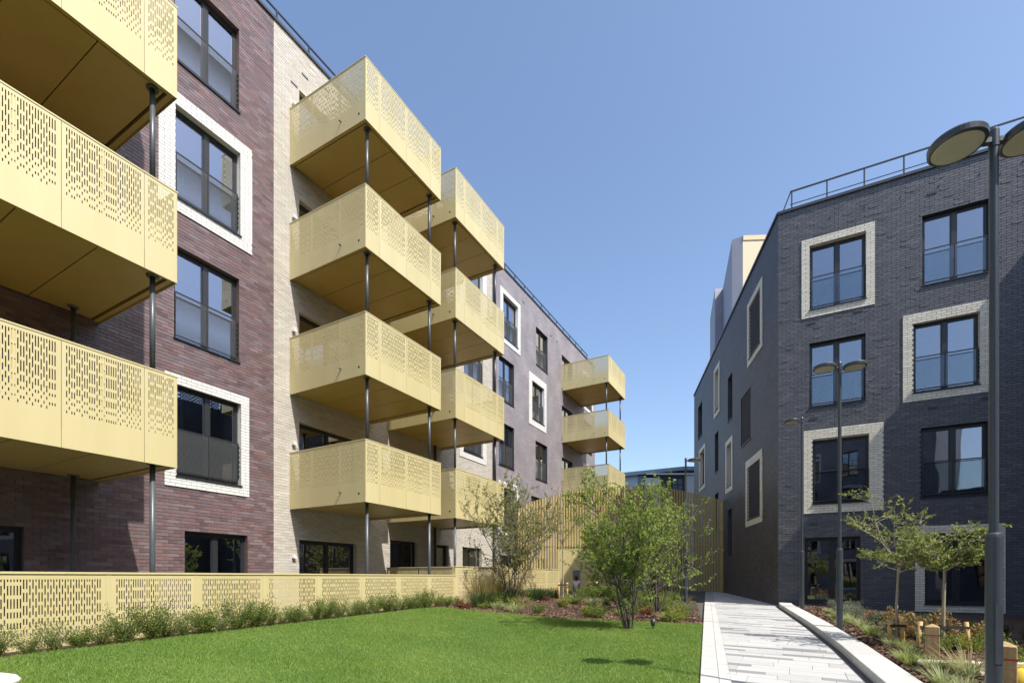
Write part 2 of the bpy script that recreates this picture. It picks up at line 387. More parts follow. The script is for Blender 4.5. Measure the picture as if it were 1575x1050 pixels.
# raised kerb on the bed side
kerb_o = tag(obj('kerb', None, None, (0, 0, 0)), kind='structure')
poly = [np.array(p) for p in KERB] + [np.array([8.80, 16.32])]
segs = []
for a, b in zip(poly[:-1], poly[1:]): segs.append((a, b, np.linalg.norm(b-a)))
tot = sum(s_[2] for s_ in segs)
def along(t):
    for a, b, l_ in segs:
        if t <= l_: return a+(b-a)*(t/l_), (b-a)/l_
        t -= l_
    return b, (b-a)/l_
t = 0
while t < tot-.05:
    t1 = min(tot, t+.95); a, da = along(t+.003); b, db = along(t1-.003)
    na = np.array([da[1], -da[0]]); nb = np.array([db[1], -db[0]])
    q = [a, a+na*.36, b+nb*.36, b]; c = (a+b)/2; zc = zp(c[1]); mb = MB()
    mb.add([(p[0]-c[0], p[1]-c[1], zp(p[1])-zc-.08) for p in q]+[(p[0]-c[0], p[1]-c[1], zp(p[1])-zc+.125) for p in q],
           [(4,5,6,7),(0,1,5,4),(1,2,6,5),(2,3,7,6),(3,0,4,7)])
    bevel(obj('kerb_stone', mb.mesh('kerb_stone', 'kerb_granite'), kerb_o, (c[0], c[1], zc)), .012, 2); t = t1
mb = MB()
for a, b, l_ in segs:
    d = (b-a)/l_; nn = np.array([d[1], -d[0]])
    mb.quad(*[(p[0], p[1], zp(p[1])+.006) for p in (a-nn*.085, a, b, b-nn*.085)])
obj('drain_channel', mb.mesh('drain_channel', 'drain_dark'), kerb_o)

# ------------------------------------------------------------------ brick walls
CO = .075; BL = .225; GJ = .010
ZB = -1.35 - .0                                                 # course datum (multiple shared by all storeys)
def snap(z): return ZB + round((z-ZB)/CO)*CO
def brick_arrays(boxes):
    """boxes: array (n,6) x0,x1,z0,z1,yf,yb -> five faced boxes"""
    b = np.asarray(boxes, dtype=np.float64); n = len(b)
    x0, x1, z0, z1, yf, yb = b.T
    V = np.stack([np.stack([x0,yf,z0],1), np.stack([x1,yf,z0],1), np.stack([x1,yf,z1],1), np.stack([x0,yf,z1],1),
                  np.stack([x0,yb,z0],1), np.stack([x1,yb,z0],1), np.stack([x1,yb,z1],1), np.stack([x0,yb,z1],1)], 1).reshape(-1, 3)
    f = np.array([(0,1,2,3),(1,5,6,2),(4,0,3,7),(3,2,6,7),(4,5,1,0)])
    F = (np.arange(n)[:,None,None]*8 + f[None]).reshape(-1, 4)
    return V, F
def courses(u0, u1, z0, z1, holes, rng, proud=0.0, pp=0.0, yoff=0.0):
    out = []; z = snap(z0); k = int(round((z-ZB)/CO))
    while z < z1-.02:
        zt = min(z+CO, z1); zc = (z+zt)/2; iv = [(u0, u1)]
        for (h0, h1, g0, g1) in holes:
            if g0 < zc < g1:
                nv = []
                for a, b in iv:
                    if h1 <= a or h0 >= b: nv.append((a, b)); continue
                    if h0 > a: nv.append((a, h0))
                    if h1 < b: nv.append((h1, b))
                iv = nv
        off = (k % 2)*BL/2
        for a, b in iv:
            i = math.floor((a-off)/BL)
            while i*BL+off < b:
                s0 = max(a, i*BL+off); s1 = min(b, (i+1)*BL+off); i += 1
                if s1-s0 < .03: continue
                e0 = GJ/2 if s0 > a+1e-6 else 0.0; e1 = GJ/2 if s1 < b-1e-6 else 0.0
                yf = yoff - rng.random()*.002 - (proud*rng.random() if rng.random() < pp else 0)
                out.append((s0+e0, s1-e1, z+GJ/2, zt-GJ/2, yf, yoff+.012))
        z += CO; k += 1
    return out
def backing(name, u0, u1, z0, z1, holes, m, parent, mtx, y=.009):
    us = sorted({u0, u1, *[h for q in holes for h in q[:2] if u0 < h < u1]}); zs = sorted({z0, z1, *[h for q in holes for h in q[2:] if z0 < h < z1]})
    mb = MB()
    for a, b in zip(us[:-1], us[1:]):
        for c, d in zip(zs[:-1], zs[1:]):
            mu, mz = (a+b)/2, (c+d)/2
            if any(h[0] < mu < h[1] and h[2] < mz < h[3] for h in holes): continue
            mb.quad((a,y,c), (b,y,c), (b,y,d), (a,y,d))
    return obj(name, mb.mesh(name, m), parent, mtx=mtx)
I4 = Matrix.Identity(4)

def brick_tex(name, cols, mort, rough=.45):
    """far brickwork: procedural courses (u along the wall, z up) with relief"""
    m = bpy.data.materials.new(name); m.use_nodes = True; t = m.node_tree; n = t.nodes; l = t.links; p = n['Principled BSDF']
    tc = n.new('ShaderNodeTexCoord'); sp = n.new('ShaderNodeSeparateXYZ'); cb = n.new('ShaderNodeCombineXYZ')
    l.new(tc.outputs['Object'], sp.inputs[0]); l.new(sp.outputs[0], cb.inputs[0]); l.new(sp.outputs[2], cb.inputs[1])
    br = n.new('ShaderNodeTexBrick'); l.new(cb.outputs[0], br.inputs['Vector'])
    br.inputs['Scale'].default_value = 1; br.inputs['Brick Width'].default_value = BL; br.inputs['Row Height'].default_value = CO
    br.inputs['Mortar Size'].default_value = .0055; br.inputs['Color1'].default_value = (*cols[0], 1); br.inputs['Color2'].default_value = (*cols[1], 1)
    br.inputs['Mortar'].default_value = (*mort, 1)
    nz = n.new('ShaderNodeTexNoise'); nz.inputs['Scale'].default_value = .9; nz.inputs['Detail'].default_value = 5; l.new(tc.outputs['Object'], nz.inputs['Vector'])
    mx = n.new('ShaderNodeMix'); mx.data_type = 'RGBA'; mx.blend_type = 'MULTIPLY'; mr = n.new('ShaderNodeMapRange')
    mr.inputs[1].default_value = .3; mr.inputs[2].default_value = .7; mr.inputs[3].default_value = .75; mr.inputs[4].default_value = 1.12
    l.new(nz.outputs['Fac'], mr.inputs[0]); mx.inputs[0].default_value = 1; l.new(br.outputs['Color'], mx.inputs[6])
    gc = n.new('ShaderNodeCombineColor'); [l.new(mr.outputs[0], gc.inputs[i]) for i in range(3)]; l.new(gc.outputs[0], mx.inputs[7])
    l.new(mx.outputs[2], p.inputs['Base Color']); p.inputs['Roughness'].default_value = rough
    b = n.new('ShaderNodeBump'); b.inputs['Strength'].default_value = .6; b.inputs['Distance'].default_value = .008; b.invert = True
    l.new(br.outputs['Fac'], b.inputs['Height']); l.new(b.outputs[0], p.inputs['Normal']); M[name] = m
brick_tex('brick_mauve_far', ((.27,.242,.258), (.215,.192,.208)), (.25,.225,.235))
brick_tex('brick_slate_far', ((.060,.055,.059), (.027,.026,.029)), (.088,.083,.083), .5)
brick_tex('brick_slate_wing', ((.085,.09,.11), (.07,.075,.092)), (.05,.052,.06), .5)

# ------------------------------------------------------------------ windows (origin: lower left corner of the opening on the wall face, y inwards)
WC = {}
def wmesh(key, fn, m, smooth=False):
    if key not in WC: WC[key] = fn().mesh(key[0], m, smooth)
    return WC[key]
def frame_mb(W, H, y0=.13, bar=.062, mull=True):
    mb = MB(); d = .075
    mb.box(0, bar, y0, y0+d, 0, H).box(W-bar, W, y0, y0+d, 0, H).box(bar, W-bar, y0, y0+d, H-bar*1.25, H).box(bar, W-bar, y0, y0+d, 0, bar*1.25)
    if mull: mb.box(W/2-.055, W/2+.055, y0-.006, y0+d, bar*1.25, H-bar*1.25)
    return mb
def window(parent, u, z, W=1.5, H=2.1, mtx=None, guard='mesh', reveal='reveal_dark', yr=0.0, room=True, mull=True, name='window', y0=.13, blind=0.0, curtain=0.0):
    Mx = (mtx or I4) @ Matrix.Translation((u, 0, z))
    w = obj(name, wmesh(('window', W, H, mull, y0), lambda: frame_mb(W, H, y0, mull=mull), 'frame_dark'), parent, mtx=Mx)
    def pane():
        mb = MB(); mb.box(0, 1, 0, .012, 0, 1); return mb
    b = .062
    xs = [(b, W/2-.055), (W/2+.055, W-b)] if mull else [(b, W-b)]
    for a, c in xs:
        o = obj('pane', wmesh(('pane',), pane, 'window_glass'), w, (a, y0+.03, b*1.25)); o.scale = (c-a, 1, H-2.5*b)
        # inner sash
        def sash(ww=c-a, hh=H-2.5*b):
            s_ = MB(); t_ = .028; yy = y0+.012
            s_.box(0, t_, yy, yy+.05, 0, hh).box(ww-t_, ww, yy, yy+.05, 0, hh).box(t_, ww-t_, yy, yy+.05, hh-t_, hh).box(t_, ww-t_, yy, yy+.05, 0, t_); return s_
        obj('sash', wmesh(('sash', round(c-a, 4), H), sash, 'frame_dark'), w, (a, 0, b*1.25))
    def rev():
        mb = MB(); y1 = y0+.08; a = yr
        mb.quad((0,a,0),(0,y1,0),(0,y1,H),(0,a,H)); mb.quad((W,y1,0),(W,a,0),(W,a,H),(W,y1,H))
        mb.quad((0,y1,H),(W,y1,H),(W,a,H),(0,a,H)); mb.quad((0,a,0),(W,a,0),(W,y1,0),(0,y1,0)); return mb
    obj('reveal', wmesh(('reveal', W, H, yr, reveal, y0), rev, reveal), w)
    def sill():
        mb = MB(); mb.box(-.02, W+.02, yr-.035, y0, .001, .03); return mb
    obj('sill', wmesh(('sill', W, H, yr, y0), sill, 'frame_dark'), w)
    if room:
        def rm():
            mb = MB(); D = 2.6; y1 = y0+.09
            mb.quad((0,D,0),(W,D,0),(W,D,H),(0,D,H)); mb.quad((0,y1,0),(0,D,0),(0,D,H),(0,y1,H)); mb.quad((W,D,0),(W,y1,0),(W,y1,H),(W,D,H))
            mb.quad((0,y1,H),(0,D,H),(W,D,H),(W,y1,H)); mb.quad((0,y1,0),(W,y1,0),(W,D,0),(0,D,0)); return mb
        obj('room_lining', wmesh(('room_lining', W, H, y0), rm, 'room'), w)
    if blind > 0:
        def bl():
            mb = MB(); mb.box(.07, W-.07, y0+.11, y0+.115, H*(1-blind), H-.06); return mb
        obj('roller_blind', wmesh(('roller_blind', W, H, blind), bl, 'fitting_white'), w)
    if curtain:
        def ct():
            mb = MB(); yy = y0+.2
            for x0, x1 in ((.03, .03+curtain), (W-.03-curtain*.7, W-.03)):
                k = 14; base = len(mb.v)
                P_ = [(x0+(x1-x0)*q/k, yy+.025*math.sin(q*2.1+x0*9)) for q in range(k+1)]
                for (xa, ya), (xb, yb) in zip(P_[:-1], P_[1:]): mb.quad((xa, ya, .03), (xb, yb, .03), (xb, yb, H-.03), (xa, ya, H-.03))
            return mb
        obj('curtain', wmesh(('curtain', W, H, curtain), ct, 'curtain'), w)
    if guard:
        def gr():
            mb = MB(); yy = .055 if guard == 'mesh' else .03; t_ = .016; gh = 1.08
            for zz in (gh, .12): mb.box(.05, W-.05, yy-t_/2, yy+t_/2, zz-t_, zz+t_)
            for xx in (.05, W/2, W-.05): mb.box(xx-t_/2, xx+t_/2, yy-t_, yy+t_, .06, gh)
            for xx in (.012, W-.012):
                for q in range(7): mb.box(xx-.012, xx+.012, yy-.01, yy+.03, .25+q*.12, .30+q*.12)
                mb.box(xx-.006, xx+.006, yy+.02, yy+.035, .2, 1.1)
            return mb
        g_ = obj('guard_rail', wmesh(('guard_rail', W, H, guard), gr, 'frame_dark'), w)
        if guard == 'mesh':
            def ms():
                mb = MB(); yy = .055
                for q in range(36): mb.box(.055, W-.055, yy-.003, yy+.003, .15+q*.0255, .1575+q*.0255)
                return mb
            tag(obj('guard_wire', wmesh(('guard_wire', W), ms, 'wire_grey'), w), kind='stuff')
        else:
            def gp():
                mb = MB(); mb.box(.06, W-.06, .045, .055, .15, 1.05); return mb
            obj('guard_pane', wmesh(('guard_pane', W), gp, 'guard_glass'), w)
    return w
def surround(w, o0, o1, z0, z1, W, H, rng, m, single=False, proud=.024):
    """brick frame round window w; outer rectangle in window coordinates"""
    bx = courses_local(o0, o1, z0, z1, [(0, W, 0, H)], rng, -proud)
    if single:
        for b in bx:
            mb = MB(); L_, Hh = b[1]-b[0], b[3]-b[2]
            key = ('brick', round(L_, 3), round(Hh, 3), m)
            if key not in WC:
                V, F = brick_arrays([(0, L_, 0, Hh, 0, proud+.008)]); WC[key] = np_mesh('brick', V, F, m+'_single')
            obj('brick', WC[key], w, (b[0], b[4], b[2]))
    else:
        V, F = brick_arrays([(b[0], b[1], b[2], b[3], b[4], .008) for b in bx])
        tag(obj('surround_brickwork', np_mesh('surround_brickwork', V, F, m), w), kind='stuff')
    mb = MB(); y = -proud+.006
    for (a, b, c, d) in ((o0, 0, z0, z1), (W, o1, z0, z1), (0, W, z0, 0), (0, W, H, z1)):
        mb.box(a+.003, b-.003 if b == o1 else b, y, .006, c+.003, d-.003)
    obj('surround_mortar', mb.mesh('surround_mortar', 'mortar_white'), w)
def courses_local(o0, o1, z0, z1, holes, rng, yoff):
    n = max(1, round((z1-z0)/CO)); h = (z1-z0)/n; out = []
    for k in range(n):
        a = z0+k*h; c = a+h; zc = (a+c)/2; iv = [(o0, o1)]
        for (h0, h1, g0, g1) in holes:
            if g0 < zc < g1: iv = [(o0, h0), (h1, o1)]
        for s, e in iv:
            x = s - (k % 2)*BL/2
            while x < e-.01:
                s0 = max(s, x); s1 = min(e, x+BL); x += BL
                if s1-s0 < .03: continue
                out.append((s0+(GJ/2 if s0 > s else 0), s1-(GJ/2 if s1 < e else 0), a+GJ/2, c-GJ/2, yoff-rng.random()*.0015))
    return out

# ------------------------------------------------------------------ perforated sheet
def slot_rows(phase, zone, long=.15):
    rows = []; z = 0.0 if phase == 0 else -.095
    while z < zone:
        f = z/zone
        ln = long if f < .42 else (long*.62 if f < .70 else .042)
        gp = .048 if f < .42 else (.062 if f < .70 else .085)
        a, b = max(z, 0), z+ln
        if b - a > .025 and b <= zone+.03: rows.append((a, b))
        z += ln+gp
    return rows
def perf_mb(w, h, zone, seed, mx=.042, mt=.055, pitch=.030, sw=.0132, long=.15):
    rng = random.Random(seed); mb = MB(); n = int((w-2*mx)/pitch); x0 = (w-(n-1)*pitch-sw)/2
    xc = 0.0; ph = 0; run = 0
    zt = h-mt
    def col(a, b, zs):
        for c, d in zs: mb.quad((a,0,c),(b,0,c),(b,0,d),(a,0,d))
    for i in range(n):
        a = x0+i*pitch; b = a+sw
        col(xc, a, [(0, h)])
        if rng.random() < .68: ph = 1-ph
        rows = slot_rows(ph, zone, long)
        zs = []; top = h
        for r0, r1 in rows: zs.append((zt-r0, top)); top = zt-r1
        zs.append((0, top)); col(a, b, zs); xc = b
    col(xc, w, [(0, h)])
    return mb
def perf_mesh(key, w, h, zone, seed, **kw):
    k = ('perf',)+key
    if k not in WC:
        me = perf_mb(w, h, zone, seed, **kw).mesh('perforated_panel', 'gold'); WC[k] = me
    return WC[k]
def perf_obj(name, me, parent, loc, rz):
    o = obj(name, me, parent, loc, rz=rz)
    s_ = o.modifiers.new('thick', 'SOLIDIFY'); s_.thickness = .004; s_.offset = 1; s_.use_even_offset = False
    return o

# ------------------------------------------------------------------ balconies
BH = 1.54; BW = 3.04; BD = 2.85
def cached(key, fn, m, smooth=False): return wmesh(key, fn, m, smooth)
FRONT = (.49, 1.01, 1.05, .49); SIDE = (.9, 1.05, .9)
def balcony(parent, u, z, post_h=1.61, rear_posts=False, rail_only=False):
    """u, z: near lower corner at the wall; local y outwards is negative"""
    def deck():
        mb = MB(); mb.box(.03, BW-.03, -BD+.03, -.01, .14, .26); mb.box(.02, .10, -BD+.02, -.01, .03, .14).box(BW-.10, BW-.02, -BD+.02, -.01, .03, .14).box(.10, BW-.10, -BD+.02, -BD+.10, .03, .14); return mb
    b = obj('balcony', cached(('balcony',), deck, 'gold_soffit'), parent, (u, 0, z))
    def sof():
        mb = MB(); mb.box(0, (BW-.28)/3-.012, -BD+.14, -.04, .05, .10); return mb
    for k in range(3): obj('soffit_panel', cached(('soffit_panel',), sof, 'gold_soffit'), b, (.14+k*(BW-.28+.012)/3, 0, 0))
    def sh():
        mb = MB(); mb.box(.11, BW-.11, -BD+.11, -.02, .101, .135); return mb
    obj('soffit_void', cached(('soffit_void',), sh, 'void_black'), b)
    x = 0
    for i, w_ in enumerate(FRONT):
        g_ = .003; me = perf_mesh(('f', i), w_-2*g_, BH, .98, 30+i)
        perf_obj('front_panel', me, b, (x+g_, -BD, 0), 0); x += w_
    for s_, ang in ((0, 'n'), (1, 'f')):
        y = 0.0
        for i, w_ in enumerate(SIDE):
            me = perf_mesh(('s', i), w_-.006, BH, .98, 50+i)
            # near side faces -u, far side faces +u
            if s_ == 0: perf_obj('side_panel', me, b, (0.0, -y-.003-.004, 0), R(-90))
            else: perf_obj('side_panel', me, b, (BW, -y-w_+.003-.004, 0), R(90))
            y += w_
    def rail():
        mb = MB(); mb.box(-.012, BW+.012, -BD-.012, -BD+.04, BH, BH+.022); mb.box(-.012, .04, -BD+.04, -.004, BH, BH+.022); mb.box(BW-.04, BW+.012, -BD+.04, -.004, BH, BH+.022)
        mb.box(.006, .05, -BD+.006, -BD+.05, .26, BH).box(BW-.05, BW-.006, -BD+.006, -BD+.05, .26, BH)
        for q in (1.0, 2.0): mb.box(q-.02, q+.02, -BD+.008, -BD+.045, .26, BH)
        return mb
    obj('top_rail', cached(('top_rail',), rail, 'gold'), b)
    def post():
        mb = MB(); n = 16; mb.lathe([(.041, 0), (.041, post_h)], 24); mb.lathe([(.09, post_h-.02), (.09, post_h)], 12); return mb
    ps = [(.27, -BD+.22), (BW-.27, -BD+.22)]
    if rear_posts: ps += [(BW-.5, -.28)]
    for px, py in ps: obj('post', cached(('post', post_h), post, 'post_grey', True), b, (px, py, .05-post_h))
    def hole():
        mb = MB(); mb.tube([(-.006, 0, 0), (-.002, 0, 0)], .03, 12); return mb
    obj('drain_hole', cached(('drain_hole',), hole, 'void_black'), b, (0, -BD+.22, .22))
    def spout():
        mb = MB(); mb.tube([(0, 0, 0), (-.07, 0, -.01)], .018, 8); return mb
    obj('overflow_spout', cached(('overflow_spout',), spout, 'post_grey'), b, (0, -BD+.85, .30))
    return b

# ------------------------------------------------------------------ left building
rng = random.Random(11)
LB = thing('apartment_building', 'long apartment block in brown, cream and mauve brick with stacked gold perforated balconies', 'building', (OL[0], OL[1], 0), ROT_L)
ROOF_L = 14.85; LV = [-1.05, 2.28, 5.36, 8.46, 11.52]           # sill heights of the five storeys
LVs = [snap(z) for z in LV]
HW = 2.1
holesA = []; holesB = []; holesD = []
winA = [(6.2, 0, None), (6.02, 1, 's4'), (5.98, 2, None), (6.0, 3, 's2'), (5.98, 4, None)]
for u, k, s_ in winA: holesA.append((u, u+1.5, LVs[k], LVs[k]+HW))
for k in range(5): holesA.append((1.9, 3.5, LVs[k]-.15, LVs[k]+1.95))     # doors behind the near balconies
doorsB = [(9.22, 2.1), (12.85, 1.44)]
for k in range(5):
    for u, w_ in doorsB: holesB.append((u, u+w_, LVs[k]-.15+(.25 if (k == 0 and u > 12) else 0), LVs[k]-.15+(.25 if (k == 0 and u > 12) else 0)+2.25))
winC = [(15.42, 0, None), (17.2, 0, None), (17.25, 1, None), (17.25, 2, 's'), (17.3, 3, None), (17.25, 4, 's')]
for u, k, s_ in winC: holesB.append((u, u+(.8 if u < 16 else 1.5), LVs[k]+(.22 if k == 0 else 0), LVs[k]+(.22 if k == 0 else 0)+HW))
winD = [(20.58, 4, (-.27, .27, -.24, .24)), (20.2, 3, None), (20.2, 2, None), (20.45, 1, (-.3, .3, -.24, .26)), (20.3, 0, None),
        (24.17, 4, None), (23.68, 3, (-.36, .3, -.34, .34)), (24.12, 2, None), (23.6, 1, None), (24, 0, None), (31.5, 4, (-.25, .25, -.25, .25)), (31.5, 3, None), (31.5, 2, (-.25, .25, -.25, .25)), (31.5, 1, None)]
for u, k, s_ in winD: holesD.append((u, u+1.5, LVs[k], LVs[k]+HW))
for k in range(1, 5): holesD.append((27.7, 29.4, LVs[k]-.15, LVs[k]+1.95))
wallA = backing('brown_wall', -2, 8.43, -1.4, ROOF_L, holesA, 'mortar_brown', LB, I4, y=.006)
wallB = backing('cream_wall', 8.43, 19.6, -1.4, ROOF_L, holesB, 'mortar_cream', LB, I4, y=.004)
backing('mauve_wall', 19.6, 33.6, -1.4, ROOF_L, holesD, 'brick_mauve_far', LB, I4, y=0)
bx = courses(1.0, 8.43, -1.35, ROOF_L, holesA, rng, .006, .1)
single = [b for b in bx if 5.0 < b[0] and b[1] < 6.15 and .0 < b[2] < 1.95][:220]
ids = {id(b) for b in single}
V, F = brick_arrays([b for b in bx if id(b) not in ids])
tag(obj('brickwork', np_mesh('brickwork', V, F, 'brick_brown'), LB), kind='stuff')
for b in single:
    key = ('wbrick', round(b[1]-b[0], 3))
    if key not in WC:
        V, F = brick_arrays([(0, b[1]-b[0], 0, b[3]-b[2], 0, .014)]); WC[key] = np_mesh('brick', V, F, 'brick_brown_single')
    obj('brick', WC[key], wallA, (b[0], b[4], b[2]))
V, F = brick_arrays(courses(8.43, 19.6, -1.35, ROOF_L, holesB, rng, .006, .1))
tag(obj('brickwork', np_mesh('brickwork', V, F, 'brick_cream'), LB), kind='stuff')
mb = MB()                                                        # roof, ends, back
mb.quad((-2,.009,ROOF_L),(33.6,.009,ROOF_L),(33.6,11,ROOF_L),(-2,11,ROOF_L)); mb.quad((33.6,0,-1.8),(33.6,11,-1.8),(33.6,11,ROOF_L),(33.6,0,ROOF_L))
mb.quad((-2,11,-1.8),(-2,0,-1.8),(-2,0,ROOF_L),(-2,11,ROOF_L)); mb.quad((33.6,11,-1.8),(-2,11,-1.8),(-2,11,ROOF_L),(33.6,11,ROOF_L))
obj('roof', mb.mesh('roof', 'roofing'), LB)
mb = MB(); mb.box(-2, 33.62, -.045, .4, ROOF_L+.004, ROOF_L+.075)
obj('coping', mb.mesh('coping', 'coping'), LB)
rail = MB(); rail.box(-2, 33.2, .385, .425, 15.655, 15.695); rail.box(-2, 33.2, .395, .415, 15.26, 15.285)
obj('roof_rail', rail.mesh('roof_rail', 'rail_dark'), LB)
def rp():
    m_ = MB(); m_.box(-.02, .02, .388, .42, ROOF_L+.07, 15.66); return m_
for k in range(33): obj('rail_post', cached(('rail_post',), rp, 'rail_dark'), LB, (.37+k*1.055, 0, 0))
for u, k, s_ in winA:
    w = window(LB, u, LVs[k], reveal='brick_white' if s_ else 'reveal_brown', yr=-.024 if s_ else 0, blind=(0, 0, .28, 0, .2)[k], curtain=(0, .28, 0, .33, 0)[k])
    if s_ == 's4': surround(w, 5.78-u, 7.72-u, -.23, .19, 1.5, HW, rng, 'brick_white', True) if False else surround(w, 5.78-u, 7.73-u, -.225, HW+.19, 1.5, HW, rng, 'brick_white', True)
    if s_ == 's2': surround(w, 5.66-u, 7.81-u, -.275, HW+.29, 1.5, HW, rng, 'brick_white')
for k in range(5):
    window(LB, 1.9, LVs[k]-.15, 1.6, 2.1, guard=None, reveal='reveal_brown', name='balcony_door')
    for u, w_ in doorsB: window(LB, u, LVs[k]-.15+(.25 if (k == 0 and u > 12) else 0), w_, 2.25, guard=None, reveal='brick_cream', name='balcony_door')
    if k: window(LB, 27.7, LVs[k]-.15, 1.7, 2.1, guard=None, name='balcony_door')
for u, k, s_ in winC:
    w = window(LB, u, LVs[k]+(.22 if k == 0 else 0), .8 if u < 16 else 1.5, HW, guard='mesh' if k else None, reveal='brick_white' if s_ else 'brick_cream', yr=-.024 if s_ else 0, mull=u > 16)
    if s_: surround(w, -.27, 1.5+.32, -.27, HW+.25, 1.5, HW, rng, 'brick_white')
for u, k, s_ in winD:
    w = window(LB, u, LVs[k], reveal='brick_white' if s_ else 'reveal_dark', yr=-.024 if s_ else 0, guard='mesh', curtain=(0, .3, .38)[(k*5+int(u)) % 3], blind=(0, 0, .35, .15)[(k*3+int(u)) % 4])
    if s_: surround(w, s_[0], 1.5+s_[1], s_[2], HW+s_[3], 1.5, HW, rng, 'brick_white')
for k in range(4):
    z = 1.86+k*3.15
    for u in (1.56, 8.92, 12.72): balcony(LB, u, z, 1.63 if k else 2.95, rear_posts=(u < 2))
    balcony(LB, 27.75, z, 1.63 if k else 2.95).scale = (1.1, 1.02, 1)
def wl():
    m_ = MB(); m_.box(0, .10, -.09, 0, 0, .055); m_.box(.02, .08, -.06, 0, .055, .09); return m_
for k in range(5):
    obj('wall_light', cached(('wall_light',), wl, 'fitting_white'), LB, (8.98, -.002, -.1+.62+3.13*k))
def av():
    m_ = MB(); m_.box(0, .215, -.004, .01, 0, .065); return m_
for u, z in ((9.3, 14.15), (10.05, 14.4), (8.95, 13.62), (16.2, 3.6), (18.1, 2.4), (26.0, 13.9), (26.9, 13.95), (22.6, 14.2)):
    obj('air_vent', cached(('air_vent',), av, 'vent'), LB, (u, 0, z))
mb = MB(); mb.lathe([(.055, -1.3), (.055, ROOF_L)], 12)
obj('downpipe', mb.mesh('downpipe', 'pipe_dark', True), LB, (15.24, -.09, 0))
obj('downpipe', mb.mesh('downpipe', 'pipe_dark', True), LB, (19.66, -.09, 0))

# ------------------------------------------------------------------ right building
ROOF_R = 12.05; ZBASE = -1.6
RB = thing('apartment_building', 'dark slate brick apartment block with pale brick window surrounds and a roof rail', 'building', (C0[0], C0[1], 0), ROT_R2)
MR1 = Matrix.Rotation(ROT_R1-ROT_R2, 4, 'Z')
LR = [snap(z) for z in (-.85, 2.3, 5.5, 8.63)]
winR = [(.90, 3, (-.23, .22, -.22, .24), False), (3.77, 3, None, 0), (.89, 2, None, 0), (3.56, 2, (-.25, .23, -.23, .29), True), (.98, 1, (-.25, .36, -.27, .33), True), (3.74, 1, None, 0), (.76, 0, None, 0), (3.83, 0, (-.23, .27, -.2, .24), False)]
holesR = [(u, u+1.5, LR[k], LR[k]+HW) for u, k, s_, q in winR]
LEN2 = 8.3
backing('front_wall', 0, LEN2, ZBASE, ROOF_R, holesR, 'mortar_slate', RB, I4, y=.005)
V, F = brick_arrays(courses(0, LEN2, ZBASE+.1, ROOF_R, holesR, rng, .008, .2))
tag(obj('brickwork', np_mesh('brickwork', V, F, 'brick_slate'), RB), kind='stuff')
for u, k, s_, sg in winR:
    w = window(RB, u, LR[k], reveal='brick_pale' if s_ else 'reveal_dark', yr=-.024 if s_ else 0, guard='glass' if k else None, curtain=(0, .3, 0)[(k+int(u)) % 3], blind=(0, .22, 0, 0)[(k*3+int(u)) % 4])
    if s_: surround(w, s_[0], 1.5+s_[1], s_[2], HW+s_[3], 1.5, HW, rng, 'brick_pale', sg)
# side wall
def lattice_mb(W, H):
    mb = MB(); nx = int(W/.15); nz = int(H/.075)
    for j in range(nz):
        for i in range(nx):
            x = i*.15 + (j % 2)*.075
            if x+.09 <= W: mb.box(x, x+.09, .02, .10, j*.075, j*.075+.066)
    return mb
sideW = [(1.98, 8.72, 1.5, 2.1, 'L', (.26, .26, .24, .24)), (9.2, 8.72, .9, 2.1, 'N', (.25, .25, .25, .25)), (6.33, 7.32, .88, 2.1, 'N', None), (3.3, 5.5, 1.5, 2.1, 'L', None), (13.9, 8.65, 1.42, 2.1, 'N', None),
         (13.1, 5.55, 1.5, 2.1, 'N', (.25, .25, .25, .25)), (9.3, 5.5, .88, 2.1, 'N', None), (6.48, 4.25, .88, 2.0, 'N', (.26, .26, .25, .25)), (2.0, 2.3, 1.7, 2.15, 'L', (.28, .28, .26, .28)), (6.45, .97, .8, 2.2, 'N', None), (9.3, 2.3, .88, 2.1, 'N', None)]
holes1 = [(-(u+w_), -u, z, z+h_) for u, z, w_, h_, t_, s_ in sideW]
backing('side_wall', -16.82, 0, ZBASE, ROOF_R, holes1, 'brick_slate_far', RB, MR1, y=0)
for u, z, w_, h_, t_, s_ in sideW:
    w = window(RB, -(u+w_), z, w_, h_, MR1, guard=None, reveal='brick_pale' if s_ else 'reveal_dark', yr=-.024 if s_ else 0, mull=False, y0=.16)
    if t_ == 'L': tag(obj('brick_lattice', lattice_mb(w_, h_).mesh('brick_lattice', 'reveal_dark'), w), kind='stuff')
    if s_: surround(w, -s_[0], w_+s_[1], -s_[2], h_+s_[3], w_, h_, rng, 'brick_pale')
# footprint in local R2 coordinates: C0=(0,0), far end of side wall, back
def r2loc(P): q = np.array(P)-C0; return (float(np.dot(q, d2)), float(np.dot(q, -n2)))
fe = r2loc(C0+d1*16.82); bk = r2loc(C0+d1*16.82+d2*9); fr = (LEN2, 0.0); fr2 = r2loc(C0+d2*LEN2+np.array([3.5, 7.0])*1.6)
mb = MB(); mb.add([(0.004,.009,ROOF_R), (*fr, ROOF_R), (*fr2, ROOF_R), (*bk, ROOF_R), (*fe, ROOF_R)], [(0,1,2,3,4)])
mb.quad((*fe, ZBASE), (*bk, ZBASE), (*bk, ROOF_R), (*fe, ROOF_R)); mb.quad((*bk, ZBASE), (*fr2, ZBASE), (*fr2, ROOF_R), (*bk, ROOF_R))
obj('roof', mb.mesh('roof', 'roofing'), RB)
mb = MB(); mb.box(-.03, LEN2, -.05, .35, ROOF_R+.004, ROOF_R+.09)
obj('coping', mb.mesh('coping', 'coping'), RB)
mb = MB(); mb.box(-16.85, .0, -.05, .35, ROOF_R+.0045, ROOF_R+.088)
obj('coping', mb.mesh('coping', 'coping'), RB, mtx=MR1)
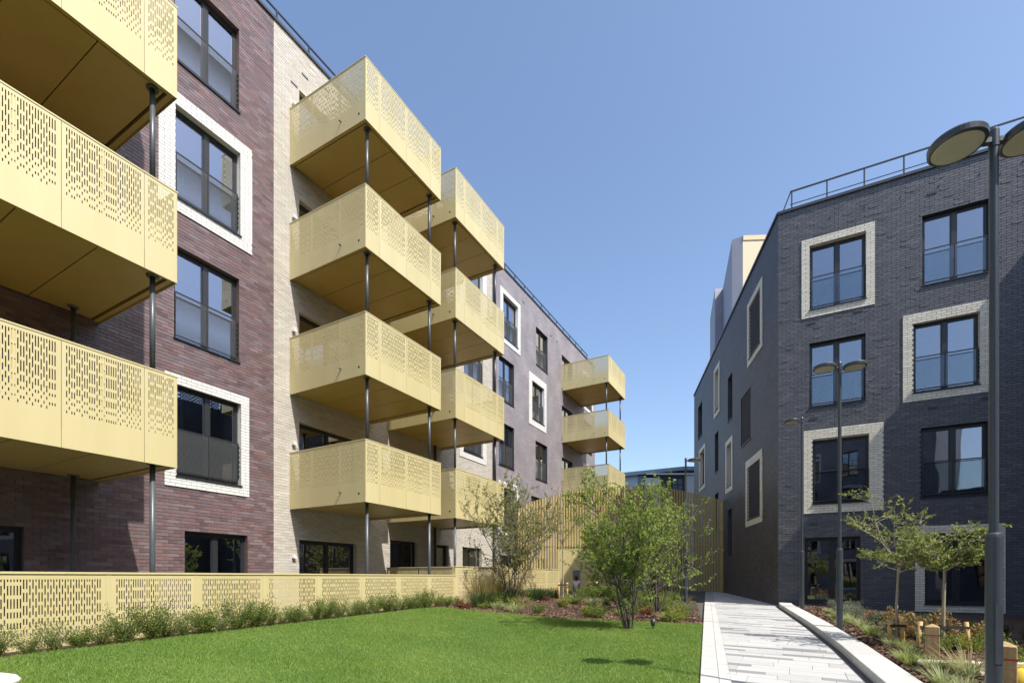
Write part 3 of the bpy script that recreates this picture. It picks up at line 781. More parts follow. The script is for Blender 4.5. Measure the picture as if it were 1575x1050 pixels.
mb = MB(); mb.box(.35, LEN2, .33, .37, 12.92, 12.96); mb.box(.35, LEN2, .34, .36, 12.5, 12.52); mb.tube([(.05, .36, 12.12), (.37, .35, 12.94)], .02, 6)
obj('roof_rail', mb.mesh('roof_rail', 'rail_dark'), RB)
def rp2():
    m_ = MB(); m_.box(-.02, .02, .335, .365, ROOF_R+.08, 12.93); return m_
for k in range(9): obj('rail_post', cached(('rail_post2',), rp2, 'rail_dark'), RB, (.40+k*1.0, 0, 0))
for u, z in ((.85, 8.2), (2.1, 8.28), (.9, 5.1), (3.9, 4.95), (5.1, 5.05), (.9, 1.68), (2.2, 1.72), (3.9, 11.3), (5.3, 11.3), (3.3, 1.75)):
    obj('air_vent', cached(('air_vent2',), av, 'vent'), RB, (u, -.013, z))
# weep slots
def weep():
    m_ = MB(); m_.box(0, .012, -.003, .01, 0, .065); return m_
for k in range(8): obj('weep_slot', cached(('weep_slot',), weep, 'void_black'), RB, (.55+k*.9, -.012, 11.45))
mb = MB(); mb.lathe([(.045, -1.3), (.045, ROOF_R)], 10)
# wing at right angles: throws the slanting shade on the front wall, with an open brick lattice parapet
WG = thing('projecting_bay', 'slate brick bay projecting from the slate block with an open lattice parapet', 'building', tuple(C0+d2*8.26)+(0,), ROT_R2)
PZ = 10.85
def wing_wall():
    m_ = MB(); m_.box(0, 4.6, -2.7, 0, ZBASE, PZ); return m_
obj('wing_wall', wing_wall().mesh('wing_wall', 'brick_slate_wing'), WG, (.004, 0, 0))
mb = MB(); j = 0; z = PZ
while z < 11.95:
    y = -.05 - (.11 if j % 2 else 0)
    while y > -2.5:
        mb.box(.01, .11, y-.12, y, z, z+.10); y -= .22
    z += .11; j += 1
mb.box(.0, .14, -2.7, -.03, 11.96, 12.05)
tag(obj('lattice_parapet', mb.mesh('lattice_parapet', 'brick_slate_wing'), WG), kind='stuff')
NB_ = thing('neighbour_block', 'brown brick apartment block with white window surrounds facing the lawn', 'building', (-13, -13, 0), R(-6))
def facing(x, z): return Matrix.Translation((x, 0, z)) @ Matrix.Rotation(math.pi, 4, 'Z')
hl = []
for k in range(4):
    for q in range(5): hl.append((-(1.6+q*3.1+.0)-1.5, -(1.6+q*3.1), LR[k], LR[k]+HW))
MN = Matrix.Rotation(math.pi, 4, 'Z')
backing('wall', -17.5, 0, -1.8, 13.2, hl, 'brick_mauve_far', NB_, MN, y=0)
m_ = MB(); m_.box(0, 17.5, -9, -.5, 13.2, 13.4); obj('roof', m_.mesh('roof', 'roofing'), NB_)
m_ = MB(); m_.box(17.3, 17.5, -9, -.01, -1.8, 13.2); obj('end_wall', m_.mesh('end_wall', 'brick_slate_wing'), NB_)
for i_, h_ in enumerate(hl):
    w = window(NB_, h_[0], h_[2], mtx=MN, guard=None, reveal='brick_white')
    if i_ % 2: surround(w, -.25, 1.75, -.25, HW+.25, 1.5, HW, rng, 'brick_white')
EW = thing('added_wing', 'unseen slate brick wing added opposite the gold balconies to hold back sky light', 'building', tuple(LW(3.0, 13.6))+(0,), ROT_L+math.pi)  # unseen wing added to cut sky fill under the balconies; also fills window reflections
he = [(-14+q*3.2, -12.5+q*3.2, LR[k], LR[k]+HW) for k in range(4) for q in range(7)]
backing('wall', -15.2, 9.5, -1.8, 12.6, he, 'brick_mauve_far', EW, Matrix.Identity(4), y=0)
for i_, h_ in enumerate(he):
    w = window(EW, h_[0], h_[2], guard=None, reveal='brick_white', room=False)
    if i_ % 2: surround(w, -.25, 1.75, -.25, HW+.25, 1.5, HW, rng, 'brick_white')
m_ = MB(); m_.box(-15.2, 9.5, .02, 9, 12.6, 12.8); obj('roof', m_.mesh('roof', 'roofing'), EW)
m_ = MB(); m_.box(-15.2, 9.5, 8.7, 9, -1.8, 12.6); obj('back_wall', m_.mesh('back_wall', 'brick_slate_wing'), EW)
LN_ = thing('low_neighbour_block', 'lower slate brick block beside the brown block facing the lawn', 'building', (4.6, -14.8, 0), R(-6))
backing('wall', -16, 0, -1.8, 6.4, [(-(2+q*3.4)-1.5, -(2+q*3.4), LR[k], LR[k]+HW) for k in range(2) for q in range(4)], 'brick_slate_wing', LN_, MN, y=0)
for k in range(2):
    for q in range(4): window(LN_, -(2+q*3.4)-1.5, LR[k], mtx=MN, guard=None)
m_ = MB(); m_.box(0, 16, -9, -.5, 6.4, 6.6); obj('roof', m_.mesh('roof', 'roofing'), LN_)

# ------------------------------------------------------------------ fences
def fence(u0, u1, v, ztop, h, label, near_w=1.25, zone=.97):
    f = thing('perforated_fence', label, 'fence', tuple(LW(u0, v))+(0,), ROT_L)
    n = max(1, round((u1-u0)/near_w)); w_ = (u1-u0)/n
    for i in range(n):
        me = perf_mesh(('fence', round(w_, 3), round(h, 2), i % 3), w_-.07, h, zone, 80+i % 3, mt=.075, pitch=.0315, sw=.0138, long=.13)
        perf_obj('fence_panel', me, f, (i*w_+.07, 0, ztop-h-.03), 0)
    def pst():
        m_ = MB(); m_.box(0, .068, -.006, .05, 0, h); return m_
    for i in range(n+1): obj('fence_post', cached(('fence_post', h), pst, 'gold'), f, (i*w_+.001, 0, ztop-h-.03))
    m_ = MB(); m_.box(-.01, u1-u0+.07, -.02, .06, ztop-.03, ztop)
    obj('top_rail', m_.mesh('top_rail', 'gold'), f)
    return f
fence(-.3, 12.55, -9.02, .075, 1.22, 'long gold perforated metal fence behind the row of small shrubs')
fence(12.62, 20.6, -9.05, .35, 1.35, 'taller gold perforated fence panel run behind the tan ornamental grasses', 1.33)
f2 = thing('perforated_fence', 'gold perforated fence return running to the cream wall between the balcony stacks', 'fence', tuple(LW(12.60, -11.9))+(0,), ROT_L-R(90))
for i in range(2):
    perf_obj('fence_panel', perf_mesh(('ret',), 1.35, 1.3, .97, 91, mt=.075, pitch=.0315, sw=.0138, long=.13), f2, (i*1.4+.03, 0, -1.0), 0)
mb = MB(); mb.box(0, 2.8, -.02, .04, .3, .33); obj('top_rail', mb.mesh('top_rail', 'gold'), f2)

# ------------------------------------------------------------------ slatted gate screen
GY = 24.6
GT = thing('slatted_gate', 'tall gold slatted gate screen with an arched top closing the courtyard', 'gate', (0, GY, 0))
def gtop(X): return 4.52-.0335*(X-5.8)**2
X = .30; i = 0
def gate_gap(X): return (2.30 < X < 3.02) or (3.42 < X < 5.45) or (3.0 <= X <= 3.45) or (5.45 <= X < 6.6)
while X < 10.55:
    zt = gtop(X); zb = zp(GY)+.06
    if gate_gap(X): zb = 1.48
    m_ = MB(); m_.add([(-.048, 0, zb), (0, -.085, zb), (.048, 0, zb), (0, .02, zb), (-.048, 0, zt), (0, -.085, zt), (.048, 0, zt), (0, .02, zt)],
        [(0,1,5,4),(1,2,6,5),(2,3,7,6),(3,0,4,7),(4,5,6,7),(3,2,1,0)])
    obj('slat', m_.mesh('slat', 'gold_slat'), GT, (X, -.02, 0)); X += .134
for z in (2.24, 1.50):
    m_ = MB(); m_.box(.25, 10.55, .002, .06, z, z+.05); obj('rail', m_.mesh('rail', 'gold_slat'), GT)
m_ = MB(); m_.box(.25, 10.55, .002, .05, zp(GY)+.05, zp(GY)+.12) if False else None
for a, b in ((2.26, 2.98), (3.46, 4.42), (4.44, 5.42)):
    m_ = MB(); m_.box(a, b, -.02, .02, zp(GY)+.06, 1.47); obj('solid_panel', m_.mesh('solid_panel', 'gold_slat'), GT)
m_ = MB(); m_.box(2.985, 3.025, -.05, .05, zp(GY), .34).box(3.405, 3.455, -.05, .05, zp(GY), .34).box(2.985, 3.455, -.05, .05, .34, .40).box(2.985, 3.455, -.02, .02, .401, 1.47)
obj('door_frame', m_.mesh('door_frame', 'gold_slat'), GT)
for X in (.27, 2.27, 5.45, 6.62, 10.5):
    m_ = MB(); m_.box(X-.04, X+.04, .065, .14, zp(GY), gtop(X)-.08); obj('post', m_.mesh('post', 'gold_slat'), GT)
m_ = MB(); m_.box(10.4, 10.46, -.16, -.08, 1.28, 1.4); obj('lock_box', m_.mesh('lock_box', 'fitting_white'), GT)

# ------------------------------------------------------------------ lamps
def lamp(x, y, heads, label, H=5.0, dirv=(.985, -.17)):
    z0 = zg(x, y)
    t_ = thing('street_lamp', label, 'street lamp', (x, y, z0), math.atan2(dirv[1], dirv[0]))
    def base():
        m_ = MB(); m_.lathe([(.057, -.1), (.057, 1.52), (.052, 1.545), (.036, 1.56)], 56); return m_
    obj('base_section', cached(('base_section',), base, 'lamp_grey', False), t_)
    def pole():
        m_ = MB(); m_.lathe([(.032, 1.5), (.032, 4.92)], 44); m_.lathe([(.037, 4.83), (.037, 4.97), (.03, 4.985)], 28); return m_
    obj('pole', cached(('pole',), pole, 'lamp_grey', False), t_)
    def dr():
        m_ = MB(); m_.box(-.028, .028, -.061, -.045, .45, .95); return m_
    obj('access_door', cached(('access_door',), dr, 'lamp_grey'), t_)
    def head():
        m_ = MB(); m_.lathe([(.185, -.033), (.201, -.027), (.204, .016), (.195, .03), (.12, .043), (.04, .047)], 40); return m_
    def dif():
        m_ = MB(); m_.lathe([(.04, -.039), (.14, -.038), (.174, -.035), (.174, -.028)], 40); return m_
    def arm():
        m_ = MB(); m_.box(.03, .12, -.025, .025, -.02, .02); return m_
    for s_ in heads:
        h = obj('lamp_head', cached(('lamp_head',), head, 'lamp_grey'), t_, (s_*.275, 0, 4.90)); obj('diffuser', cached(('diffuser',), dif, 'diffuser'), h)
        obj('arm', cached(('arm',), arm, 'lamp_grey'), t_, (0, 0, 4.888), rz=0 if s_ > 0 else math.pi)
    return t_
lamp(4.10, 4.21, (-1, 1), 'thick grey lamp post with two disc heads beside the pale wooden bollard with pointed top', )
lamp(6.49, 9.8, (-1, 1), 'grey lamp post with two disc heads beside the kerb in front of the slate wall').scale = (1, 1, 1.075)
lamp(8.45, 14.42, (-1,), 'grey lamp post with one disc head close to the corner of the slate block').scale = (1, 1, 1.13)
lamp(5.90, 16.8, (1,), 'grey lamp post with one disc head standing in front of the gold slatted gate')

# ------------------------------------------------------------------ vegetation
def leaf_quads(P, A, L, Wd, rg):
    """P (n,3) bases, A (n,3) axes, L, Wd (n,)"""
    n = len(P); A = A/np.linalg.norm(A, axis=1, keepdims=True)
    r = rg.normal(size=(n, 3)); B = np.cross(A, r); B /= np.linalg.norm(B, axis=1, keepdims=True)+1e-9; N = np.cross(A, B)
    mid = P + A*(L*.45)[:,None] + N*(L*.06)[:,None]
    V = np.stack([P, mid+B*(Wd/2)[:,None], P+A*L[:,None], mid-B*(Wd/2)[:,None]], 1).reshape(-1, 3)
    F = np.arange(n*4).reshape(-1, 4); return V, F
def tree_data(seed, H, spread, stems, leaf=.055, density=1.0, low=.25, lean=None, twig_n=9, trunk_r=.022, trunk_h=None, droop=0.0, up=.9, leaf_n=9):
    rg = np.random.default_rng(seed); wood = MB(); LP = []; LA = []
    def twig(p, d, L, r, depth):
        pts = [p]; q = p.copy(); dd = d/np.linalg.norm(d); k = 4
        for i in range(k):
            dd = dd + rg.normal(size=3)*.16 + np.array([0, 0, .05-droop*.12]); dd /= np.linalg.norm(dd); q = q+dd*L/k; pts.append(q.copy())
        wood.tube(pts, [r*(1-.75*i/k) for i in range(k+1)], 4 if depth > 0 else 6, cap=False)
        if depth >= 2:
            for i in range(leaf_n):
                if rg.random() > density: continue
                t = .15+.85*rg.random(); s_ = pts[min(int(t*k), k-1)]; e_ = pts[min(int(t*k)+1, k)]
                LP.append(s_+(e_-s_)*((t*k) % 1)); a = dd*.5 + rg.normal(size=3)*.8 + np.array([0, 0, -.05]); LA.append(a)
        else:
            nb = twig_n if depth == 0 else 5
            for i in range(nb):
                t = low + (1-low)*rg.random() if depth == 0 else .2+.8*rg.random()
                s_ = pts[min(int(t*k), k-1)]; e_ = pts[min(int(t*k)+1, k)]; pp = s_+(e_-s_)*((t*k) % 1)
                ax = rg.normal(size=3); ax[2] = abs(ax[2])*.6 - droop*.3; ax /= np.linalg.norm(ax)
                nd = dd*.45*up + ax*.8
                twig(pp, nd, L*(.30+.25*rg.random())*(1.15-.5*t if depth == 0 else .9), r*.45, depth+1)
    if trunk_h:
        top = np.array([rg.normal()*.03, rg.normal()*.03, trunk_h]); wood.tube([(0,0,-.05), (rg.normal()*.012, rg.normal()*.012, trunk_h*.5), tuple(top)], [trunk_r, trunk_r*.9, trunk_r*.8], 8, cap=False)
        for i in range(stems):
            a = 2*math.pi*(i+rg.random()*.7)/stems; el = .15+.85*rg.random()
            d = np.array([math.cos(a)*spread, math.sin(a)*spread, (H-trunk_h)*el]); twig(top+np.array([0, 0, -.15*rg.random()]), d, np.linalg.norm(d)*(.75+.35*rg.random()), trunk_r*.5, 0)
    else:
        for i in range(stems):
            a = 2*math.pi*(i+rg.random()*.6)/stems; fl = .25+.75*rg.random()
            d = np.array([math.cos(a)*spread*fl, math.sin(a)*spread*fl, H*(.78+.25*rg.random())])
            if lean is not None: d[:2] += lean
            twig(np.array([math.cos(a)*.07, math.sin(a)*.07, -.05]), d, np.linalg.norm(d)*.93, trunk_r*(.7+.5*rg.random()), 0)
    LP = np.array(LP); LA = np.array(LA); n = len(LP); s = leaf*(.6+.7*rg.random(n))
    V, F = leaf_quads(LP, LA, s, s*.55, rg)
    return wood, V, F
def tree(name, label, x, y, lm, bark, cat='tree', group=None, rz=0, z=None, **kw):
    wood, V, F = tree_data(**kw)
    t_ = thing(name, label, cat, (x, y, zg(x, y) if z is None else z), rz, group)
    obj('trunk', wood.mesh('trunk', bark, True), t_); obj('crown', np_mesh('crown', V, F, lm), t_)
    return t_
tree('multi_stem_tree', 'bushy bright green multi-stem tree growing at the far edge of the lawn', 2.46, 10.42, 'leaf_tree', 'bark_grey', seed=3, H=2.75, spread=.85, stems=11, leaf=.062, twig_n=15, low=.2, trunk_r=.019, leaf_n=14, lean=np.array([-.05, 0]))
tree('multi_stem_tree', 'airy green multi-stem tree between the bushy tree and the lamp at the gate', 4.15, 14.2, 'leaf_tree', 'bark_grey', seed=8, H=3.2, spread=1.05, stems=8, leaf=.06, twig_n=15, low=.22, trunk_r=.024, leaf_n=13)
tree('multi_stem_tree', 'slender olive green multi-stem tree in front of the gold fence and cream wall', -.05, 16.3, 'leaf_olive', 'bark_grey', seed=21, H=3.9, spread=.48, stems=8, leaf=.066, twig_n=14, low=.2, trunk_r=.022, leaf_n=17)
tree('young_tree', 'thin young tree with a pale trunk and sparse crown tied between two stakes', 1.95, 18.9, 'leaf_olive', 'bark_pale', seed=5, H=4.1, spread=1.0, stems=6, leaf=.06, twig_n=9, trunk_r=.028, trunk_h=2.2, low=.3, leaf_n=6)
tree('young_tree', 'young tree with a light green open crown and close paired stakes beside the kerb', 6.25, 8.05, 'leaf_young', 'bark_pale', seed=14, H=2.4, spread=.56, stems=10, leaf=.046, twig_n=10, trunk_r=.022, trunk_h=1.3, low=.3, leaf_n=6, droop=.5)
tree('young_tree', 'young tree with a dense dark green crown strapped between two wide stakes', 6.58, 7.55, 'leaf_young', 'bark_pale', seed=33, H=2.3, spread=.46, stems=10, leaf=.052, twig_n=10, trunk_r=.024, trunk_h=1.3, low=.25, leaf_n=7, droop=.4)
# stakes and straps
def stakes(cx_, cy_, sep, h, label, dirv=(.95, -.3), r=.035, lean=.0):
    z0 = zg(cx_, cy_); t_ = thing('tree_stakes', label, 'tree stakes', (cx_, cy_, z0), math.atan2(dirv[1], dirv[0]))
    for s_ in (-1, 1):
        m_ = MB(); m_.tube([(s_*(sep+lean*.5), 0, -.1), (s_*sep, 0, h)], r, 10); obj('stake', m_.mesh('stake', 'timber_stake', True), t_)
    m_ = MB(); m_.box(-sep-.03, sep+.03, -r-.012, -r-.004, h-.10, h-.065); m_.box(-sep-.03, sep+.03, r+.004, r+.012, h-.10, h-.065)
    obj('strap', m_.mesh('strap', 'rubber'), t_)
stakes(6.25, 8.05, .10, .38, 'close pair of short round stakes at the young tree nearest the slate wall window', (1, 0))
stakes(6.58, 7.55, .30, .42, 'wide pair of round stakes with a dark strap behind the wooden bollard', (.97, -.2), .03, .1)
stakes(1.95, 18.9, .16, .62, 'pair of round timber stakes holding the thin tree before the gate', (1, 0))
stakes(3.55, 21.5, .14, .6, 'pair of timber stakes standing in the bed in front of the gate door', (1, 0))

def blade_tuft(seed, n, h, spread, width, curve=.6, upright=.5):
    rg = np.random.default_rng(seed); a = rg.random(n)*2*np.pi; rr = rg.random(n)**.5*spread*.25
    base = np.stack([np.cos(a)*rr, np.sin(a)*rr, np.zeros(n)], 1); L = h*(.55+.5*rg.random(n))
    out = np.stack([np.cos(a), np.sin(a), np.zeros(n)], 1); tilt = (1-upright)*(.3+.9*rg.random(n))
    side = np.stack([-np.sin(a), np.cos(a), np.zeros(n)], 1); V = []; w = width*(.7+.6*rg.random(n))
    for t, ww in ((0, .8), (.45, 1.0), (.8, .7), (1.0, .05)):
        p = base + out*(L*tilt*(t+curve*t*t))[:,None] + np.array([0, 0, 1])*(L*(t-curve*tilt*.55*t*t))[:,None]
        V.append(p-side*(w*ww/2)[:,None]); V.append(p+side*(w*ww/2)[:,None])
    V = np.stack(V, 1).reshape(-1, 3); f = np.array([(0,1,3,2),(2,3,5,4),(4,5,7,6)])
    return V, (np.arange(n)[:,None,None]*8+f[None]).reshape(-1, 4)
def shrub_data(seed, H, rad, n, leaf, cone=.6):
    rg = np.random.default_rng(seed); wood = MB(); P = []; A = []
    ns = 16
    for i in range(ns):
        a = rg.random()*6.283; d = np.array([math.cos(a)*rad*(.3+.8*rg.random()), math.sin(a)*rad*(.3+.8*rg.random()), H*(.5+.55*rg.random())])
        mid = d*.5+rg.normal(size=3)*.03; wood.tube([(0,0,-.03), tuple(mid), tuple(d)], [.008, .006, .002], 4, cap=False)
        for j in range(n//ns):
            t = .12+.9*rg.random(); p = (mid*(2*t) if t < .5 else mid+(d-mid)*(2*t-1)) + rg.normal(size=3)*rad*.17; p[2] = max(.01, p[2])
            P.append(p); A.append(d*1.2/np.linalg.norm(d)+rg.normal(size=3)*.7)
    P = np.array(P); A = np.array(A); s = leaf*(.6+.8*rg.random(len(P)))
    V, F = leaf_quads(P, A, s, s*.5, rg); return wood, V, F
def proto(seed, lm, wood_m='bark_grey', **kw):
    wood, V, F = shrub_data(seed, **kw); return (wood.mesh('stems', wood_m), np_mesh('foliage', V, F, lm))
hedge_p = [proto(60+i, 'leaf_hedge', H=.46+.05*(i*5 % 6), rad=.34+.03*(i % 3), n=int(1500+500*(i*7 % 4)), leaf=.036+.003*(i % 3)) for i in range(6)]
def place(name, label, cat, group, x, y, pr, sc=1.0, rz=None, z=None):
    t_ = thing(name, label, cat, (x, y, zg(x, y) if z is None else z), rnd.random()*6.28 if rz is None else rz, group)
    t_.scale = (sc, sc, sc*(.9+.25*rnd.random()))
    if isinstance(pr, tuple):
        obj('stems', pr[0], t_); obj('foliage', pr[1], t_)
    else: obj('blades', pr, t_)
    return t_
u = 1.7; i = 0
while u < 12.4:
    P = LW(u, -8.66+rnd.uniform(-.05, .05))
    place('hedge_shrub', 'small loose evergreen shrub in the row along the long gold fence', 'shrub', 'shrubs in a row along the gold fence', P[0], P[1], hedge_p[i % 6], .46+.32*rnd.random()); i += 1; u += .24+.10*rnd.random()
def tuft(seed, lm, n, h, spread, width, curve=.6, upright=.5):
    V, F = blade_tuft(seed, n, h, spread, width, curve, upright); return np_mesh('blades', V, F, lm)
T_reed = tuft(1, 'blade_straw', 170, 1.05, .8, .010, .3, .72)
T_var = tuft(2, 'blade_var', 150, .34, .5, .012, .8, .35)
T_green = tuft(3, 'blade_green', 160, .34, .5, .012, .7, .4)
T_dark = tuft(4, 'leaf_dark', 260, .55, .8, .011, .6, .45)
S_lime = proto(71, 'leaf_lime', H=.26, rad=.24, n=900, leaf=.05)
S_red = proto(72, 'leaf_red', H=.2, rad=.22, n=700, leaf=.06)
S_tan = proto(73, 'leaf_tan', H=.55, rad=.38, n=1100, leaf=.085)
S_grey = proto(74, 'leaf_grey', H=.26, rad=.26, n=1000, leaf=.035)
S_dark = proto(75, 'leaf_dark', H=.42, rad=.32, n=1200, leaf=.05)
S_green = proto(76, 'leaf_hedge', H=.34, rad=.3, n=1100, leaf=.045)
GB = 'low plants in the middle planting bed'
def bedpt(s, t):
    a, b, c, d = [np.array(q) for q in BEDM]; p0 = a*(1-s)+b*s; p1 = c*(1-s)+d*s; return p0*(1-t)+p1*t
for k in range(8):
    P = LW(13.0+k*.36, -8.55+rnd.uniform(-.2, .2)); place('ornamental_grass', 'tall tan ornamental grass clump against the gold fence', 'grass clump', 'tall tan grasses by the fence', P[0], P[1], T_reed, .75+.35*rnd.random())
for k in range(14):
    P = LW(12.2+k*.42, -8.1+rnd.uniform(-.35, .35)); place('grass_clump', 'dark green arching grass clump in front of the tan grasses', 'grass clump', 'dark green grass clumps', P[0], P[1], T_dark, .8+.35*rnd.random())
for k in range(46):
    s = rnd.uniform(.08, .97); t = rnd.uniform(.02, .62); P = bedpt(s, t)
    kind = rnd.choices(['lime', 'red', 'green', 'var', 'shrub'], [4, 2, 3, 3, 2])[0]
    if kind == 'lime': place('leafy_plant', 'low lime green leafy plant in the mulched bed beyond the lawn', 'plant', GB, P[0], P[1], S_lime, .6+.5*rnd.random())
    elif kind == 'red': place('leafy_plant', 'low russet leaved plant in the mulched bed beyond the lawn', 'plant', GB, P[0], P[1], S_red, .7+.4*rnd.random())
    elif kind == 'green': place('grass_clump', 'fresh green grass tuft in the mulched bed beyond the lawn', 'grass clump', GB, P[0], P[1], T_green, .7+.5*rnd.random())
    elif kind == 'var': place('grass_clump', 'variegated pale grass tuft in the mulched bed beyond the lawn', 'grass clump', GB, P[0], P[1], T_var, .8+.5*rnd.random())
    else: place('low_shrub', 'small rounded green shrub in the mulched bed beyond the lawn', 'shrub', GB, P[0], P[1], S_green, .7+.4*rnd.random())
for k in range(16):
    s = rnd.uniform(.3, .9); t = rnd.uniform(.6, .98); P = bedpt(s, t)
    place('low_shrub', 'fuller green shrub in the bed close to the gate', 'shrub', 'shrubs close to the gate', P[0], P[1], S_green, .9+.5*rnd.random())
for k in range(9):
    P = (pathx(11.6+k*.45)-.35-rnd.random()*.5, 11.6+k*.45)
    place('edging_plant', 'fine grey-green mound plant beside the path edging' if k > 3 else 'lime green mound plant beside the path edging', 'plant', 'mound plants beside the path', P[0], P[1], S_grey if k > 3 else S_lime, .8+.4*rnd.random())
# right bed
for k in range(24):
    Y = 4.9 + k*.37; P = (kerbx(Y)+.62+rnd.random()*.5, Y)
    q_v = rnd.random() < .7; place('grass_clump', 'pale variegated grass tuft in the mulch behind the raised kerb' if q_v else 'plain green grass tuft in the mulch behind the raised kerb', 'grass clump', 'grass tufts behind the kerb', P[0], P[1], T_var if q_v else T_green, .38+.38*rnd.random())
for k in range(12):
    Y = 8.2+k*.6; P = (kerbx(Y)+1.2+rnd.random()*.8, Y)
    place('low_plant', 'silvery grey low plant between the kerb and the slate wall', 'plant', 'silvery plants near the slate wall', P[0], P[1], S_grey, .7+.4*rnd.random())
for x, y, sc in ((6.75, 8.55, .8), (7.15, 8.3, .7), (7.6, 8.0, .62)):
    place('tan_fern', 'tan and yellow leaved fern clump behind the staked young trees', 'fern', 'tan ferns behind the young trees', x, y, S_tan, sc)
for k in range(14):
    x = 7.6+k*.32; y = 10.2-(k*.15)+rnd.uniform(-.3, .5)
    place('dark_shrub', 'dark green shrub in the shade against the slate wall', 'shrub', 'dark shrubs against the slate wall', x, y, S_dark, .45+.3*rnd.random())
for k in range(10):
    x = 6.1+rnd.random()*2.0; y = 6.0+rnd.random()*1.6
    place('ground_cover', 'small bright lime ground cover plant near the wooden bollards' if k % 2 else 'small dull green ground cover plant near the wooden bollards', 'plant', 'ground cover near the bollards', x, y, S_lime if k % 2 else S_green, .5+.3*rnd.random())

# bark chips
def scatter_chips(rows_fn, n, name, seed):
    rg = np.random.default_rng(seed); V = []; 
    P = np.array([rows_fn(rg) for _ in range(n)]); z = np.array([zg(p[0], p[1]) for p in P])+.006
    a = rg.random(n)*6.283; L = .012+.028*rg.random(n); W = L*(.3+.3*rg.random(n)); t = rg.normal(size=n)*.35
    dx = np.stack([np.cos(a)*L, np.sin(a)*L, t*L], 1); dy = np.stack([-np.sin(a)*W, np.cos(a)*W, rg.normal(size=n)*.3*W], 1)
    C = np.stack([P[:,0], P[:,1], z+rg.random(n)*.014], 1)
    V = np.stack([C-dx-dy, C+dx-dy*.6, C+dx+dy, C-dx*.8+dy], 1); top = V + np.array([0, 0, .006])
    V = np.concatenate([V, top], 1).reshape(-1, 3); f = np.array([(4,5,6,7),(0,1,5,4),(1,2,6,5),(2,3,7,6),(3,0,4,7)])
    F = (np.arange(n)[:,None,None]*8+f[None]).reshape(-1, 4)
    return tag(obj(name, np_mesh(name, V, F, 'bark_chip')), 'loose brown bark chips covering the planting beds', 'bark mulch', kind='stuff')
def rb(rg):
    Y = 4.2+rg.random()*11; return (kerbx(Y)+.37+rg.random()**1.5*3.2, Y)
def rm_(rg): return bedpt(rg.random(), rg.random()**1.5*.8)
scatter_chips(rb, 14000, 'bark_mulch', 1); scatter_chips(rm_, 12000, 'bark_mulch', 2)
# lawn blades
rg = np.random.default_rng(4); NB = 460000
a, b, c, d = [np.array(q) for q in LAWN]
t = rg.random(NB)**1.25; s = rg.random(NB)
P = (a*(1-s)[:,None]+b*s[:,None])*(1-t)[:,None] + (c*(1-s)[:,None]+d*s[:,None])*t[:,None]
P = P[(P[:,1] > 4.4) & (np.abs(P[:,0]) < P[:,1]*1.08)]; n = len(P)
v_ = P@nA; u_ = P@dA
def smv(a_, b_, x): q = np.clip((x-a_)/(b_-a_), 0, 1); return q*q*(3-2*q)
z = -1.346+.024*P[:,1] + .19*smv(-4.5, -8.6, v_)*(1-.6*smv(10, 13, u_)) + .01
ang = rg.random(n)*6.283; h = .018+.022*rg.random(n)
patchy = .5+.5*np.sin(P[:,0]*1.7+2*np.sin(P[:,1]*.9))*np.sin(P[:,1]*1.3+1.3*np.sin(P[:,0]*1.1)); h *= .8+.5*patchy
lean = rg.normal(size=(n, 2))*.5; w = .0028+.0018*rg.random(n)
B = np.stack([P[:,0], P[:,1], z], 1); S = np.stack([np.cos(ang)*w, np.sin(ang)*w, np.zeros(n)], 1)
T = B + np.stack([lean[:,0]*h, lean[:,1]*h, h], 1)
V = np.stack([B-S, B+S, T], 1).reshape(-1, 3)
tag(obj('lawn_grass', np_mesh('lawn_grass', V, np.arange(n*3).reshape(-1, 3), 'blade_lawn')), 'short mown bright green lawn grass', 'grass', kind='stuff')

# ------------------------------------------------------------------ small things on the right
def bollard(x, y, h, label, w=.155, rz=.1):
    z0 = zg(x, y); t_ = thing('wooden_bollard', label, 'bollard', (x, y, z0), rz)
    m_ = MB(); q = w/2; m_.box(-q, q, -q, q, -.1, h); m_.add([(-q,-q,h),(q,-q,h),(q,q,h),(-q,q,h),(0,0,h+.045)], [(0,1,4),(1,2,4),(2,3,4),(3,0,4)])
    bevel(obj('post', m_.mesh('post', 'timber'), t_), .006, 1)
    m_ = MB(); q += .0015; m_.add([(-q,-q,h-.12),(q,-q,h-.12),(q,q,h-.12),(-q,q,h-.12),(-q,-q,h-.105),(q,-q,h-.105),(q,q,h-.105),(-q,q,h-.105)], [(0,1,5,4),(1,2,6,5),(2,3,7,6),(3,0,4,7)])
    obj('red_band', m_.mesh('red_band', 'red_band'), t_)
bollard(5.86, 6.9, .42, 'square timber bollard with a red band beside the strapped young tree', rz=-.68)
bollard(4.38, 4.40, .56, 'square timber bollard with pointed top and red band beside the thick lamp post', rz=-.74)
for x, y, L_, rz, rx, lab in ((5.75, 6.02, .9, -.25, .05, 'pale grey timber board lying among the mulch beside the bollards'), (5.35, 6.1, .55, -.5, .12, 'short pale timber offcut lying on the mulch'), (5.55, 5.7, .7, .35, .1, 'long pale timber offcut leaning in the mulch by the lamp')):
    m_ = MB(); m_.box(-L_/2, L_/2, -.06, .06, 0, .035); o = tag(obj('timber_board', m_.mesh('timber_board', 'timber_pale'), None, (x, y, zg(x, y)+.06)), lab, 'timber board'); o.rotation_euler = (rx, -.05, rz); bevel(o, .004, 1)
place('dry_grass', 'dry straw coloured grass stems fanning out by the timber boards', 'grass clump', None, 5.3, 5.75, tuft(9, 'blade_straw', 60, .42, .5, .009, .5, .3), 1.0)
